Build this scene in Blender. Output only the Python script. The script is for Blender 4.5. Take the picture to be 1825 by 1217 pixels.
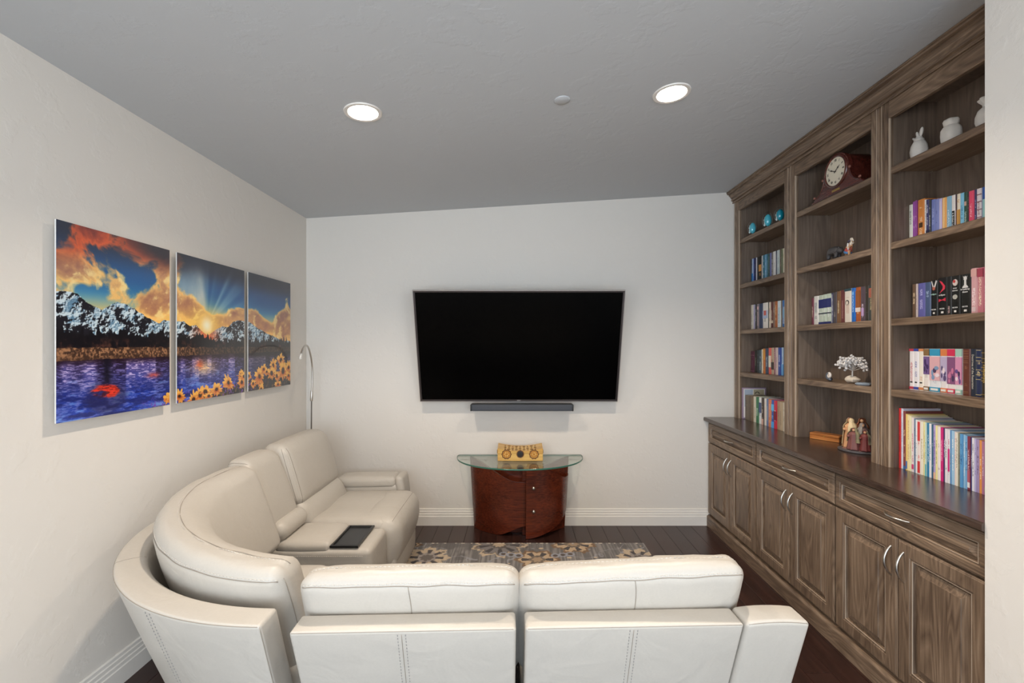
import bpy, bmesh, math, random
import numpy as np
from mathutils import Vector, Matrix

for _o in list(bpy.data.objects):
    bpy.data.objects.remove(_o, do_unlink=True)
rad = math.radians
scene = bpy.context.scene
COL = scene.collection
RNG = random.Random(7)

# ------------------------------------------------------------------ camera, world, light, exposure
EYE = 1.502
cam_d = bpy.data.cameras.new('camera')
cam_d.sensor_width = 36.0
cam_d.lens = 16.0
cam_d.shift_x = -9.5 / 1825
cam_d.shift_y = 8.5 / 1825
cam_d.clip_start = 0.02
cam = bpy.data.objects.new('camera', cam_d)
COL.objects.link(cam)
cam.location = (0, 0, EYE)
cam.rotation_euler = (rad(90), 0, 0)
scene.camera = cam

world = bpy.data.worlds.new('world')
scene.world = world
world.use_nodes = True
world.node_tree.nodes['Background'].inputs[0].default_value = (0.9, 0.95, 1.0, 1)
world.node_tree.nodes['Background'].inputs[1].default_value = 0.6


def area_light(name, loc, rot, sx, sy, power, color, shape='RECTANGLE', spread=180):
    d = bpy.data.lights.new(name, 'AREA')
    d.shape = shape
    d.size = sx
    d.size_y = sy
    d.energy = power
    d.color = color
    d.spread = rad(spread)
    o = bpy.data.objects.new(name, d)
    COL.objects.link(o)
    o.location = loc
    o.rotation_euler = rot
    return o


# daylight through the wide glazed opening in the rear wall, behind the camera
area_light('daylight', (-0.1, -3.42, 1.25), (rad(90), 0, 0), 3.0, 2.3, 145, (0.69, 0.845, 1.0))
# fill lights added at the plain side walls, unseen behind the camera
area_light('side_fill_right', (1.56, -1.55, 1.45), (0, rad(90), 0), 1.5, 2.0, 56, (0.90, 0.95, 1.0))
area_light('side_fill_left', (-1.76, -1.55, 1.45), (0, rad(-90), 0), 1.5, 2.0, 46, (0.92, 0.95, 1.0))
CAN_POWER = 29
CAN_COLOR = (1.0, 0.86, 0.70)

vs = scene.view_settings
vs.view_transform = 'Standard'
vs.look = 'None'
vs.gamma = 1
vs.use_curve_mapping = False
vs.exposure = 0.06


# ------------------------------------------------------------------ helpers: objects
def lin(c):
    return c / 12.92 if c <= 0.04045 else ((c + 0.055) / 1.055) ** 2.4


def hexc(h):
    return tuple(lin(int(h[i:i + 2], 16) / 255) for i in (0, 2, 4)) + (1,)


def rgb(r, g, b):
    return (lin(r / 255), lin(g / 255), lin(b / 255), 1)


ORG = {}


def tag(o, label=None, cat=None, group=None, kind=None):
    if label:
        o['label'] = label
    if cat:
        o['category'] = cat
    if group:
        o['group'] = group
    if kind:
        o['kind'] = kind
    return o


def thing(name, label, cat, loc=(0, 0, 0), group=None, rot=None, local=False):
    o = bpy.data.objects.new(name, None)
    COL.objects.link(o)
    o.empty_display_size = 0.1
    o.location = loc
    if rot:
        o.rotation_euler = rot
    ORG[o] = Vector((0, 0, 0)) if local else Vector(loc)
    return tag(o, label, cat, group)


class MB:
    def __init__(s):
        s.v = []
        s.f = []

    def add(s, vs, fs):
        n = len(s.v)
        s.v += [tuple(v) for v in vs]
        s.f += [tuple(i + n for i in f) for f in fs]
        return s

    def box(s, x0, x1, y0, y1, z0, z1, b=0.0):
        if x0 > x1: x0, x1 = x1, x0
        if y0 > y1: y0, y1 = y1, y0
        if z0 > z1: z0, z1 = z1, z0
        if b <= 0:
            v = [(x, y, z) for z in (z0, z1) for y in (y0, y1) for x in (x0, x1)]
            return s.add(v, [(0, 2, 3, 1), (4, 5, 7, 6), (0, 1, 5, 4), (2, 6, 7, 3), (0, 4, 6, 2), (1, 3, 7, 5)])
        c = ((x0 + x1) / 2, (y0 + y1) / 2, (z0 + z1) / 2)
        h = ((x1 - x0) / 2, (y1 - y0) / 2, (z1 - z0) / 2)
        b = min(b, 0.45 * min(h) * 2 / 2)
        idx = {}
        v = []
        for sx in (-1, 1):
            for sy in (-1, 1):
                for sz in (-1, 1):
                    for ax in range(3):
                        d = [sx * h[0], sy * h[1], sz * h[2]]
                        for a in range(3):
                            if a != ax:
                                d[a] -= (sx, sy, sz)[a] * b
                        idx[(sx, sy, sz, ax)] = len(v)
                        v.append((c[0] + d[0], c[1] + d[1], c[2] + d[2]))
        f = []
        S = (-1, 1)
        for sg in S:
            q = [idx[(sg, -1, -1, 0)], idx[(sg, 1, -1, 0)], idx[(sg, 1, 1, 0)], idx[(sg, -1, 1, 0)]]
            f.append(q if sg > 0 else q[::-1])
            q = [idx[(-1, sg, -1, 1)], idx[(-1, sg, 1, 1)], idx[(1, sg, 1, 1)], idx[(1, sg, -1, 1)]]
            f.append(q if sg > 0 else q[::-1])
            q = [idx[(-1, -1, sg, 2)], idx[(1, -1, sg, 2)], idx[(1, 1, sg, 2)], idx[(-1, 1, sg, 2)]]
            f.append(q if sg > 0 else q[::-1])
        for a in S:
            for c2 in S:
                q = [idx[(a, c2, -1, 0)], idx[(a, c2, -1, 1)], idx[(a, c2, 1, 1)], idx[(a, c2, 1, 0)]]
                f.append(q if a * c2 > 0 else q[::-1])
                q = [idx[(a, -1, c2, 0)], idx[(a, 1, c2, 0)], idx[(a, 1, c2, 2)], idx[(a, -1, c2, 2)]]
                f.append(q if a * c2 > 0 else q[::-1])
                q = [idx[(-1, a, c2, 1)], idx[(-1, a, c2, 2)], idx[(1, a, c2, 2)], idx[(1, a, c2, 1)]]
                f.append(q if a * c2 > 0 else q[::-1])
                for e in S:
                    t = [idx[(a, c2, e, 0)], idx[(a, c2, e, 1)], idx[(a, c2, e, 2)]]
                    f.append(t if a * c2 * e > 0 else t[::-1])
        return s.add(v, f)

    def tube(s, pts, r, seg=8, cap=True):
        pts = [Vector(p) for p in pts]
        n = len(pts)
        rs = r if isinstance(r, (list, tuple)) else [r] * n
        v = []
        up = Vector((0, 0, 1))
        prev = None
        for i, p in enumerate(pts):
            t = (pts[min(i + 1, n - 1)] - pts[max(i - 1, 0)]).normalized()
            if prev is None:
                a = t.cross(up)
                if a.length < 1e-3:
                    a = t.cross(Vector((1, 0, 0)))
                a.normalize()
            else:
                a = (prev - t * prev.dot(t)).normalized()
            prev = a
            b = t.cross(a)
            for k in range(seg):
                th = 2 * math.pi * k / seg
                v.append(p + (a * math.cos(th) + b * math.sin(th)) * rs[i])
        f = []
        for i in range(n - 1):
            for k in range(seg):
                k2 = (k + 1) % seg
                f.append((i * seg + k, i * seg + k2, (i + 1) * seg + k2, (i + 1) * seg + k))
        if cap:
            f.append(tuple(range(seg))[::-1])
            f.append(tuple((n - 1) * seg + k for k in range(seg)))
        return s.add(v, f)

    def lathe(s, prof, c=(0, 0, 0), seg=24, fn=None, cap=True):
        v = []
        f = []
        for (r, z) in prof:
            for k in range(seg):
                th = 2 * math.pi * k / seg
                rr = fn(r, z, th) if fn else r
                v.append((c[0] + rr * math.cos(th), c[1] + rr * math.sin(th), c[2] + z))
        n = len(prof)
        for i in range(n - 1):
            for k in range(seg):
                k2 = (k + 1) % seg
                f.append((i * seg + k, i * seg + k2, (i + 1) * seg + k2, (i + 1) * seg + k))
        if cap:
            f.append(tuple(range(seg))[::-1])
            f.append(tuple((n - 1) * seg + k for k in range(seg)))
        return s.add(v, f)

    def ellipsoid(s, c, r, seg=14, rings=9):
        v = [(c[0], c[1], c[2] - r[2])]
        for i in range(1, rings):
            ph = -math.pi / 2 + math.pi * i / rings
            for k in range(seg):
                th = 2 * math.pi * k / seg
                v.append((c[0] + r[0] * math.cos(ph) * math.cos(th), c[1] + r[1] * math.cos(ph) * math.sin(th), c[2] + r[2] * math.sin(ph)))
        v.append((c[0], c[1], c[2] + r[2]))
        f = []
        for k in range(seg):
            f.append((0, 1 + (k + 1) % seg, 1 + k))
            top = 1 + (rings - 2) * seg
            f.append((len(v) - 1, top + k, top + (k + 1) % seg))
        for i in range(rings - 2):
            for k in range(seg):
                a = 1 + i * seg
                k2 = (k + 1) % seg
                f.append((a + k, a + k2, a + seg + k2, a + seg + k))
        return s.add(v, f)

    def prism(s, poly, f0, f1):
        """poly: 2D outline; f0, f1 map a 2D point to the two end faces."""
        n = len(poly)
        v = [f0(p) for p in poly] + [f1(p) for p in poly]
        f = [tuple(range(n))[::-1], tuple(range(n, 2 * n))]
        for i in range(n):
            j = (i + 1) % n
            f.append((i, j, n + j, n + i))
        return s.add(v, f)

    def rects(s, y0, y1, z0, z1, loops, xf, fill=True):
        """nested rectangles in the plane facing -X: loops of (inset, depth behind xf)"""
        v = []
        f = []
        for ins, d in loops:
            v += [(xf + d, y0 + ins, z0 + ins), (xf + d, y1 - ins, z0 + ins), (xf + d, y1 - ins, z1 - ins), (xf + d, y0 + ins, z1 - ins)]
        for i in range(len(loops) - 1):
            for k in range(4):
                k2 = (k + 1) % 4
                f.append((i * 4 + k2, i * 4 + k, i * 4 + 4 + k, i * 4 + 4 + k2))
        if fill:
            b = (len(loops) - 1) * 4
            f.append((b + 3, b + 2, b + 1, b))
        return s.add(v, f)

    def xf(s, M):
        s.v = [tuple(M @ Vector(p)) for p in s.v]
        return s

    def mesh(s, name, mat=None, origin=(0, 0, 0), smooth=None):
        me = bpy.data.meshes.new(name)
        o = Vector(origin)
        me.from_pydata([tuple(Vector(p) - o) for p in s.v], [], s.f)
        if mat:
            me.materials.append(mat)
        finish(me, smooth)
        return me

    def obj(s, name, mat, parent=None, origin=None, smooth=None):
        if parent is not None:
            org = ORG[parent]
        else:
            org = Vector(origin or (0, 0, 0))
        me = s.mesh(name, mat, org, smooth)
        return link(name, me, parent, None if parent else org)


def finish(me, smooth):
    bm = bmesh.new()
    bm.from_mesh(me)
    bmesh.ops.recalc_face_normals(bm, faces=bm.faces)
    bm.to_mesh(me)
    bm.free()
    if smooth is not None:
        me.shade_smooth()
        if smooth < 180:
            me.set_sharp_from_angle(angle=rad(smooth))


def link(name, me, parent=None, loc=None):
    o = bpy.data.objects.new(name, me)
    COL.objects.link(o)
    if parent is not None:
        o.parent = parent
        ORG[o] = ORG[parent]
    else:
        ORG[o] = Vector(loc or (0, 0, 0))
    if loc is not None:
        o.location = loc
    return o


def struct(m, name, mat, origin=(0, 0, 0), smooth=None):
    return tag(m.obj(name, mat, None, origin, smooth), kind='structure')


def text_mb(body, size, M, extrude=0.0004, spacing=1.0):
    c = bpy.data.curves.new('lettering', 'FONT')
    c.body = body
    c.size = size
    c.extrude = extrude
    c.align_x = 'CENTER'
    c.align_y = 'CENTER'
    c.space_character = spacing
    c.resolution_u = 2
    o = bpy.data.objects.new('lettering', c)
    COL.objects.link(o)
    dg = bpy.context.evaluated_depsgraph_get()
    me = bpy.data.meshes.new_from_object(o.evaluated_get(dg))
    m = MB()
    m.add([M @ v.co for v in me.vertices], [tuple(p.vertices) for p in me.polygons])
    bpy.data.objects.remove(o, do_unlink=True)
    bpy.data.curves.remove(c)
    bpy.data.meshes.remove(me)
    return m


def face_matrix(x, y, z):      # text upright, facing -X
    return Matrix(((0, 0, -1, x), (-1, 0, 0, y), (0, 1, 0, z), (0, 0, 0, 1)))


def spine_matrix(x, y, z):     # text reading downwards on a spine that faces -X
    return Matrix(((0, 0, -1, x), (0, -1, 0, y), (-1, 0, 0, z), (0, 0, 0, 1)))


def skin_mesh(pts, radii, edges, sub=2):
    me = bpy.data.meshes.new('skin')
    me.from_pydata(pts, edges, [])
    o = bpy.data.objects.new('skin', me)
    COL.objects.link(o)
    sm = o.modifiers.new('skin', 'SKIN')
    sm.use_smooth_shade = True
    ss = o.modifiers.new('sub', 'SUBSURF')
    ss.levels = sub
    ss.render_levels = sub
    for i, sv in enumerate(me.skin_vertices[0].data):
        r = radii[i]
        sv.radius = r if isinstance(r, tuple) else (r, r)
        sv.use_root = (i == 0)
    dg = bpy.context.evaluated_depsgraph_get()
    ev = bpy.data.meshes.new_from_object(o.evaluated_get(dg))
    m = MB()
    m.add([tuple(v.co) for v in ev.vertices], [tuple(p.vertices) for p in ev.polygons])
    bpy.data.objects.remove(o, do_unlink=True)
    bpy.data.meshes.remove(me)
    bpy.data.meshes.remove(ev)
    return m


# soft upholstery box: rounded box with bulging faces; fn maps local point to the world
def rb_point(p, h, r, bulge):
    q = [max(-(h[i] - r), min(h[i] - r, p[i])) for i in range(3)]
    d = [p[i] - q[i] for i in range(3)]
    L = math.sqrt(d[0] ** 2 + d[1] ** 2 + d[2] ** 2)
    w = [q[i] + (d[i] / L * r if L > 1e-9 else 0) for i in range(3)]
    u = [max(-1, min(1, w[i] / h[i])) for i in range(3)]
    return (w[0] + bulge[0] * u[0] * (1 - u[1] ** 2) * (1 - u[2] ** 2),
            w[1] + bulge[1] * u[1] * (1 - u[0] ** 4) * (1 - u[2] ** 2),
            w[2] + bulge[2] * u[2] * (1 - u[0] ** 4) * (1 - u[1] ** 2))


def soft(h, r, bulge=(0, 0, 0), n=(10, 4, 6), fn=None):
    axes = []
    for i in range(3):
        inner = h[i] - r
        mid = [-inner + 2 * inner * k / n[i] for k in range(n[i] + 1)] if inner > 1e-5 else [0.0]
        tn = [r * math.tan(rad(a)) for a in (15, 30)] + [r]
        axes.append([-inner - t for t in tn[::-1]] + mid + [inner + t for t in tn])
    idx = {}
    v = []
    f = []

    def vert(p):
        k = tuple(round(c, 6) for c in p)
        if k not in idx:
            idx[k] = len(v)
            w = rb_point(p, h, r, bulge)
            v.append(fn(w) if fn else w)
        return idx[k]
    for ax in range(3):
        a, b = [i for i in range(3) if i != ax]
        for sg in (-1, 1):
            for i in range(len(axes[a]) - 1):
                for j in range(len(axes[b]) - 1):
                    q = []
                    for (ii, jj) in ((i, j), (i + 1, j), (i + 1, j + 1), (i, j + 1)):
                        p = [0, 0, 0]
                        p[ax] = sg * h[ax]
                        p[a] = axes[a][ii]
                        p[b] = axes[b][jj]
                        q.append(vert(p))
                    f.append(q)
    return MB().add(v, f)


def stitches(pts, dash=0.0065, gap=0.0055, r=0.0009):
    pts = [Vector(p) for p in pts]
    m = MB()
    acc = 0.0
    cur = None
    on = True
    for i in range(len(pts) - 1):
        a, b = pts[i], pts[i + 1]
        L = (b - a).length
        if L < 1e-9:
            continue
        t = 0.0
        while t < L:
            lim = dash if on else gap
            step = min(lim - acc, L - t)
            if on:
                p0 = a + (b - a) * (t / L)
                p1 = a + (b - a) * ((t + step) / L)
                if step > 0.001:
                    m.tube([p0, p1], r, 4)
            t += step
            acc += step
            if acc >= lim - 1e-9:
                acc = 0
                on = not on
    return m


# ------------------------------------------------------------------ helpers: materials
def new_mat(name):
    m = bpy.data.materials.new(name)
    m.use_nodes = True
    nt = m.node_tree
    return m, nt, nt.nodes['Principled BSDF']


def nd(nt, typ, **kw):
    n = nt.nodes.new(typ)
    for k, val in kw.items():
        if k.startswith('i_'):
            key = k[2:]
            n.inputs[int(key) if key.isdigit() else key.replace('_', ' ')].default_value = val
        else:
            setattr(n, k, val)
    return n


def plain(name, col, rough=0.5, metal=0.0, spec=0.5, bump=None, **kw):
    m, nt, p = new_mat(name)
    p.inputs['Base Color'].default_value = col
    p.inputs['Roughness'].default_value = rough
    p.inputs['Metallic'].default_value = metal
    p.inputs['Specular IOR Level'].default_value = spec
    for k, val in kw.items():
        p.inputs[k.replace('_', ' ')].default_value = val
    # slight procedural variation of tone
    tc = nd(nt, 'ShaderNodeTexCoord')
    no = nd(nt, 'ShaderNodeTexNoise', i_Scale=(bump[0] if bump else 12.0), i_Detail=3.0)
    nt.links.new(tc.outputs['Object'], no.inputs['Vector'])
    mix = nd(nt, 'ShaderNodeMix', data_type='RGBA')
    mix.inputs[6].default_value = tuple(c * 0.95 for c in col[:3]) + (1,)
    mix.inputs[7].default_value = tuple(min(1, c * 1.04) for c in col[:3]) + (1,)
    nt.links.new(no.outputs[0], mix.inputs[0])
    nt.links.new(mix.outputs[2], p.inputs['Base Color'])
    if bump:
        b = nd(nt, 'ShaderNodeBump', i_Strength=bump[1], i_Distance=bump[2])
        nt.links.new(no.outputs[0], b.inputs['Height'])
        nt.links.new(b.outputs[0], p.inputs['Normal'])
    return m


def wall_paint(name, col, strength=0.25):
    m, nt, p = new_mat(name)
    p.inputs['Roughness'].default_value = 0.75
    p.inputs['Specular IOR Level'].default_value = 0.25
    tc = nd(nt, 'ShaderNodeTexCoord')
    n1 = nd(nt, 'ShaderNodeTexNoise', i_Scale=9.0, i_Detail=5.0, i_Roughness=0.6)
    n2 = nd(nt, 'ShaderNodeTexNoise', i_Scale=60.0, i_Detail=2.0)
    nt.links.new(tc.outputs['Object'], n1.inputs['Vector'])
    nt.links.new(tc.outputs['Object'], n2.inputs['Vector'])
    r = nd(nt, 'ShaderNodeValToRGB')
    r.color_ramp.elements[0].position = 0.52
    r.color_ramp.elements[1].position = 0.6
    nt.links.new(n1.outputs[0], r.inputs[0])
    ad = nd(nt, 'ShaderNodeMath', operation='MULTIPLY_ADD')
    ad.inputs[1].default_value = 0.25
    nt.links.new(n2.outputs[0], ad.inputs[0])
    nt.links.new(r.outputs[0], ad.inputs[2])
    b = nd(nt, 'ShaderNodeBump', i_Strength=strength, i_Distance=0.0022)
    nt.links.new(ad.outputs[0], b.inputs['Height'])
    nt.links.new(b.outputs[0], p.inputs['Normal'])
    mix = nd(nt, 'ShaderNodeMix', data_type='RGBA')
    mix.inputs[6].default_value = tuple(c * 0.985 for c in col[:3]) + (1,)
    mix.inputs[7].default_value = col
    nt.links.new(n1.outputs[0], mix.inputs[0])
    nt.links.new(mix.outputs[2], p.inputs['Base Color'])
    return m


def wood(name, axis, dark, mid, light, rough=0.42, ring=20.0, scale=1.0, coat=0.0, fig=0.30):
    """grain runs along axis (0, 1, 2); contour lines of stretched noise give the cathedral figure"""
    m, nt, p = new_mat(name)
    p.inputs['Roughness'].default_value = rough
    p.inputs['Coat Weight'].default_value = coat
    p.inputs['Coat Roughness'].default_value = 0.2
    tc = nd(nt, 'ShaderNodeTexCoord')
    oi = nd(nt, 'ShaderNodeObjectInfo')
    cx = nd(nt, 'ShaderNodeVectorMath', operation='SCALE')
    cx.inputs[0].default_value = (7.3, 5.1, 9.7)
    nt.links.new(oi.outputs['Random'], cx.inputs['Scale'])
    ad = nd(nt, 'ShaderNodeVectorMath', operation='ADD')
    nt.links.new(tc.outputs['Object'], ad.inputs[0])
    nt.links.new(cx.outputs[0], ad.inputs[1])

    def mapped(across, along):
        mp = nd(nt, 'ShaderNodeMapping')
        sc = [across * scale] * 3
        sc[axis] = along * scale
        mp.inputs['Scale'].default_value = sc
        nt.links.new(ad.outputs[0], mp.inputs['Vector'])
        return mp
    n1 = nd(nt, 'ShaderNodeTexNoise', i_Scale=1.0, i_Detail=2.0, i_Distortion=0.4)
    nt.links.new(mapped(7.5, 0.9).outputs[0], n1.inputs['Vector'])
    mu = nd(nt, 'ShaderNodeMath', operation='MULTIPLY')
    mu.inputs[1].default_value = ring
    nt.links.new(n1.outputs[0], mu.inputs[0])
    fr = nd(nt, 'ShaderNodeMath', operation='PINGPONG')
    fr.inputs[1].default_value = 0.5
    nt.links.new(mu.outputs[0], fr.inputs[0])
    n2 = nd(nt, 'ShaderNodeTexNoise', i_Scale=1.0, i_Detail=5.0, i_Roughness=0.65)
    nt.links.new(mapped(110, 3.5).outputs[0], n2.inputs['Vector'])
    n3 = nd(nt, 'ShaderNodeTexNoise', i_Scale=1.0, i_Detail=2.0)
    nt.links.new(mapped(5, 2.0).outputs[0], n3.inputs['Vector'])
    s1 = nd(nt, 'ShaderNodeMath', operation='MULTIPLY_ADD')
    s1.inputs[1].default_value = fig
    nt.links.new(fr.outputs[0], s1.inputs[0])
    s2 = nd(nt, 'ShaderNodeMath', operation='MULTIPLY')
    s2.inputs[1].default_value = 0.55
    nt.links.new(n2.outputs[0], s2.inputs[0])
    nt.links.new(s2.outputs[0], s1.inputs[2])
    s3 = nd(nt, 'ShaderNodeMath', operation='MULTIPLY_ADD')
    s3.inputs[1].default_value = 0.35
    nt.links.new(n3.outputs[0], s3.inputs[0])
    nt.links.new(s1.outputs[0], s3.inputs[2])
    cr = nd(nt, 'ShaderNodeValToRGB')
    cr.color_ramp.elements[0].position = 0.34
    cr.color_ramp.elements[0].color = dark
    cr.color_ramp.elements[1].position = 0.85
    cr.color_ramp.elements[1].color = light
    e = cr.color_ramp.elements.new(0.58)
    e.color = mid
    nt.links.new(s3.outputs[0], cr.inputs[0])
    nt.links.new(cr.outputs[0], p.inputs['Base Color'])
    b = nd(nt, 'ShaderNodeBump', i_Strength=0.12, i_Distance=0.001)
    nt.links.new(s1.outputs[0], b.inputs['Height'])
    nt.links.new(b.outputs[0], p.inputs['Normal'])
    return m


def painted(name, rough=0.4, coat=0.0, spec=0.5):
    """colour comes from the printed or woven pattern stored on the mesh"""
    m, nt, p = new_mat(name)
    a = nd(nt, 'ShaderNodeVertexColor', layer_name='print')
    nt.links.new(a.outputs[0], p.inputs['Base Color'])
    p.inputs['Roughness'].default_value = rough
    p.inputs['Coat Weight'].default_value = coat
    p.inputs['Coat Roughness'].default_value = 0.05
    p.inputs['Specular IOR Level'].default_value = spec
    return m


def clear_glass(name, tint, refl_rough=0.0, ior=1.45):
    m, nt, p = new_mat(name)
    nt.nodes.remove(p)
    out = nt.nodes['Material Output']
    tr = nd(nt, 'ShaderNodeBsdfTransparent')
    tr.inputs[0].default_value = tint
    gl = nd(nt, 'ShaderNodeBsdfGlossy')
    gl.inputs['Roughness'].default_value = refl_rough
    lw = nd(nt, 'ShaderNodeLayerWeight', i_Blend=0.5)
    pw = nd(nt, 'ShaderNodeMath', operation='POWER')
    pw.inputs[1].default_value = 4.0
    nt.links.new(lw.outputs['Facing'], pw.inputs[0])
    fr = nd(nt, 'ShaderNodeMath', operation='MULTIPLY_ADD')
    fr.inputs[1].default_value = 0.85
    fr.inputs[2].default_value = 0.045
    nt.links.new(pw.outputs[0], fr.inputs[0])
    mx = nd(nt, 'ShaderNodeMixShader')
    nt.links.new(fr.outputs[0], mx.inputs[0])
    nt.links.new(tr.outputs[0], mx.inputs[1])
    nt.links.new(gl.outputs[0], mx.inputs[2])
    nt.links.new(mx.outputs[0], out.inputs[0])
    return m


def emitter(name, col, strength):
    m, nt, p = new_mat(name)
    p.inputs['Base Color'].default_value = (0.9, 0.9, 0.9, 1)
    p.inputs['Emission Color'].default_value = col
    p.inputs['Emission Strength'].default_value = strength
    return m


WALL = wall_paint('warm_white_wall', rgb(229, 222, 213))
CEIL = wall_paint('ceiling_paint', rgb(200, 202, 204), 0.25)
TRIM = plain('white_trim', rgb(235, 229, 221), 0.45)
D, Mi, L = rgb(84, 66, 52), rgb(130, 108, 88), rgb(174, 152, 129)
WOOD_V = wood('stained_wood_upright', 2, D, Mi, L)
WOOD_H = wood('stained_wood_level', 1, D, Mi, L)
BEAD_HI = plain('bead_highlight', rgb(178, 158, 138), 0.35)  # lighter than the wood: edge highlight painted into the bead strips
WOOD_TOP = wood('stained_wood_counter', 1, rgb(48, 36, 30), rgb(72, 55, 46), rgb(94, 74, 62), rough=0.24, coat=0.3)
WOOD_IN = wood('stained_wood_inside', 2, rgb(96, 81, 70), rgb(122, 106, 93), rgb(144, 128, 114), rough=0.4, ring=9)
FLOORW = wood('dark_floor_wood', 1, rgb(34, 19, 16), rgb(54, 32, 27), rgb(76, 46, 38), rough=0.26, ring=5)
GAP = plain('floor_gap', rgb(20, 12, 10), 0.8)
MAHOG = wood('mahogany', 1, rgb(62, 22, 12), rgb(104, 42, 22), rgb(146, 72, 38), rough=0.25, ring=5, coat=0.3, fig=0.05)
MAHOG_H = wood('mahogany_level', 0, rgb(62, 22, 12), rgb(112, 46, 24), rgb(156, 80, 42), rough=0.25, ring=5, coat=0.3, fig=0.05)
LEATHER = plain('cream_leather', rgb(187, 180, 170), 0.42, bump=(160, 0.10, 0.001))
_nt = LEATHER.node_tree                      # broad soft wrinkles over the fine grain
_tc = nd(_nt, 'ShaderNodeTexCoord')
_n = nd(_nt, 'ShaderNodeTexNoise', i_Scale=5.5, i_Detail=3.0, i_Roughness=0.5, i_Distortion=1.2)
_nt.links.new(_tc.outputs['Object'], _n.inputs['Vector'])
_b = nd(_nt, 'ShaderNodeBump', i_Strength=0.30, i_Distance=0.018)
_nt.links.new(_n.outputs[0], _b.inputs['Height'])
_b0 = [q for q in _nt.nodes if q.type == 'BUMP' and q != _b][0]
_nt.links.new(_b.outputs[0], _b0.inputs['Normal'])
LEATHER_SEAM = plain('leather_seam', rgb(150, 140, 128), 0.6)
THREAD = plain('stitch_thread', rgb(208, 201, 192), 0.6)
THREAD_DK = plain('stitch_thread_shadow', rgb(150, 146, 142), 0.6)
BLACKPL = plain('black_plastic', rgb(28, 28, 29), 0.35)
SOFTBLK = plain('dark_base_fabric', rgb(40, 36, 34), 0.8)
NICKEL = plain('satin_nickel', rgb(205, 200, 192), 0.28, metal=1.0)
CHROME = plain('lamp_metal', rgb(196, 190, 182), 0.3, metal=0.9)
SCREEN = plain('screen_glass', (0.0006, 0.0006, 0.0007, 1), 0.25, spec=0.06)
BEZEL = plain('tv_bezel', rgb(72, 66, 66), 0.35, metal=0.6)
SILVER = plain('tv_edge_silver', rgb(190, 184, 182), 0.3, metal=0.8)
GREY_BAR = plain('soundbar_cloth', rgb(66, 69, 76), 0.7, bump=(500, 0.2, 0.001))
GLASS = clear_glass('clear_table_glass', (0.94, 0.985, 0.96, 1))
GLASS_EDGE = plain('green_glass_edge', rgb(62, 112, 96), 0.12)
BRASS = plain('brass', rgb(190, 160, 90), 0.35, metal=0.9)
WHITE_CER = plain('white_bisque', rgb(226, 221, 214), 0.7, bump=(80, 0.15, 0.001))


# ------------------------------------------------------------------ the room
XL, YB, XR = -1.776, 3.83, 1.577     # left wall, back wall, right wall planes
YE = 1.535                           # where the right wall ends and the built-ins begin
YR = -3.5
CZ0, CSL = 2.578, 0.0614             # ceiling height at the left wall and its rise to the right


def ceil_z(x):
    return CZ0 + CSL * (x - XL)


floor_m = MB().box(XL - 0.12, 2.35, YR, YB + 0.12, -0.06, -0.004)
floor = struct(floor_m, 'floor', GAP)
# floor boards, one object each, sharing a few meshes
PW, PG = 0.124, 0.0016
plank_mesh = {}
nrow = 0
x = XL
while x < 1.62:
    y = YR + 1.5 + RNG.uniform(-0.9, 0.0)
    while y < YB:
        ln = RNG.choice([0.6, 0.75, 0.9, 1.05, 1.2])
        if y + ln > YB - 0.25:
            ln = YB - y
        key = round(ln, 3)
        if key not in plank_mesh:
            plank_mesh[key] = MB().box(PG / 2, PW - PG / 2, PG / 2, ln - PG / 2, -0.012, 0, 0.0011).mesh('plank', FLOORW)
        if y + ln > -0.6:
            o = link('plank', plank_mesh[key], floor, (x, y, RNG.uniform(-0.0003, 0)))
        y += ln
    x += PW

struct(MB().box(XL - 0.12, XL, YR, YB + 0.12, 0, 2.62), 'wall_left', WALL)
struct(MB().box(XL, 2.35, YB, YB + 0.12, 0, 2.9), 'wall_back', WALL)
m = MB().box(XR, 2.35, YR, YE, 0, 2.9)
struct(m, 'wall_right', WALL)
struct(MB().box(2.085, 2.35, YE, YB, 0, 2.9), 'wall_alcove', WALL)
m = MB().box(XL, -1.6, YR - 0.12, YR, 0, 2.62).box(1.4, 2.35, YR - 0.12, YR, 0, 2.9).box(-1.6, 1.4, YR - 0.12, YR, 2.42, 2.75)
struct(m, 'wall_rear', WALL)

def window_frame(name, corner, across, w, h, depth):
    # white frame with one mullion, standing proud of the wall; corner: lower corner, across: unit vector along the wall
    c, a = Vector(corner), Vector(across)
    n_ = Vector((-a.y, a.x, 0)) * depth
    m = MB()

    def bar(u0, u1, z0, z1):
        v = [c + a * u + n_ * d + Vector((0, 0, z)) for d in (0, 1) for z in (z0, z1) for u in (u0, u1)]
        m.add(v, [(0, 1, 3, 2), (4, 6, 7, 5), (0, 4, 5, 1), (2, 3, 7, 6), (0, 2, 6, 4), (1, 5, 7, 3)])
    for (u0, u1, z0, z1) in ((-0.06, 0, -0.06, h + 0.06), (w, w + 0.06, -0.06, h + 0.06), (0, w, -0.06, 0), (0, w, h, h + 0.06)):
        bar(u0, u1, z0, z1)
    return struct(m, name, TRIM)


window_frame('window_1', (1.4, YR + 0.01, 0.10), (-1, 0, 0), 3.0, 2.3, -0.03)
window_frame('fill_frame_right', (XR - 0.001, -2.55, 0.70), (0, 1, 0), 2.0, 1.5, 0.03)  # frame added around the right fill light; the wall behind is solid
window_frame('fill_frame_left', (XL + 0.001, -0.55, 0.70), (0, -1, 0), 2.0, 1.5, 0.03)  # likewise added around the left fill light, no opening behind

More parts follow.
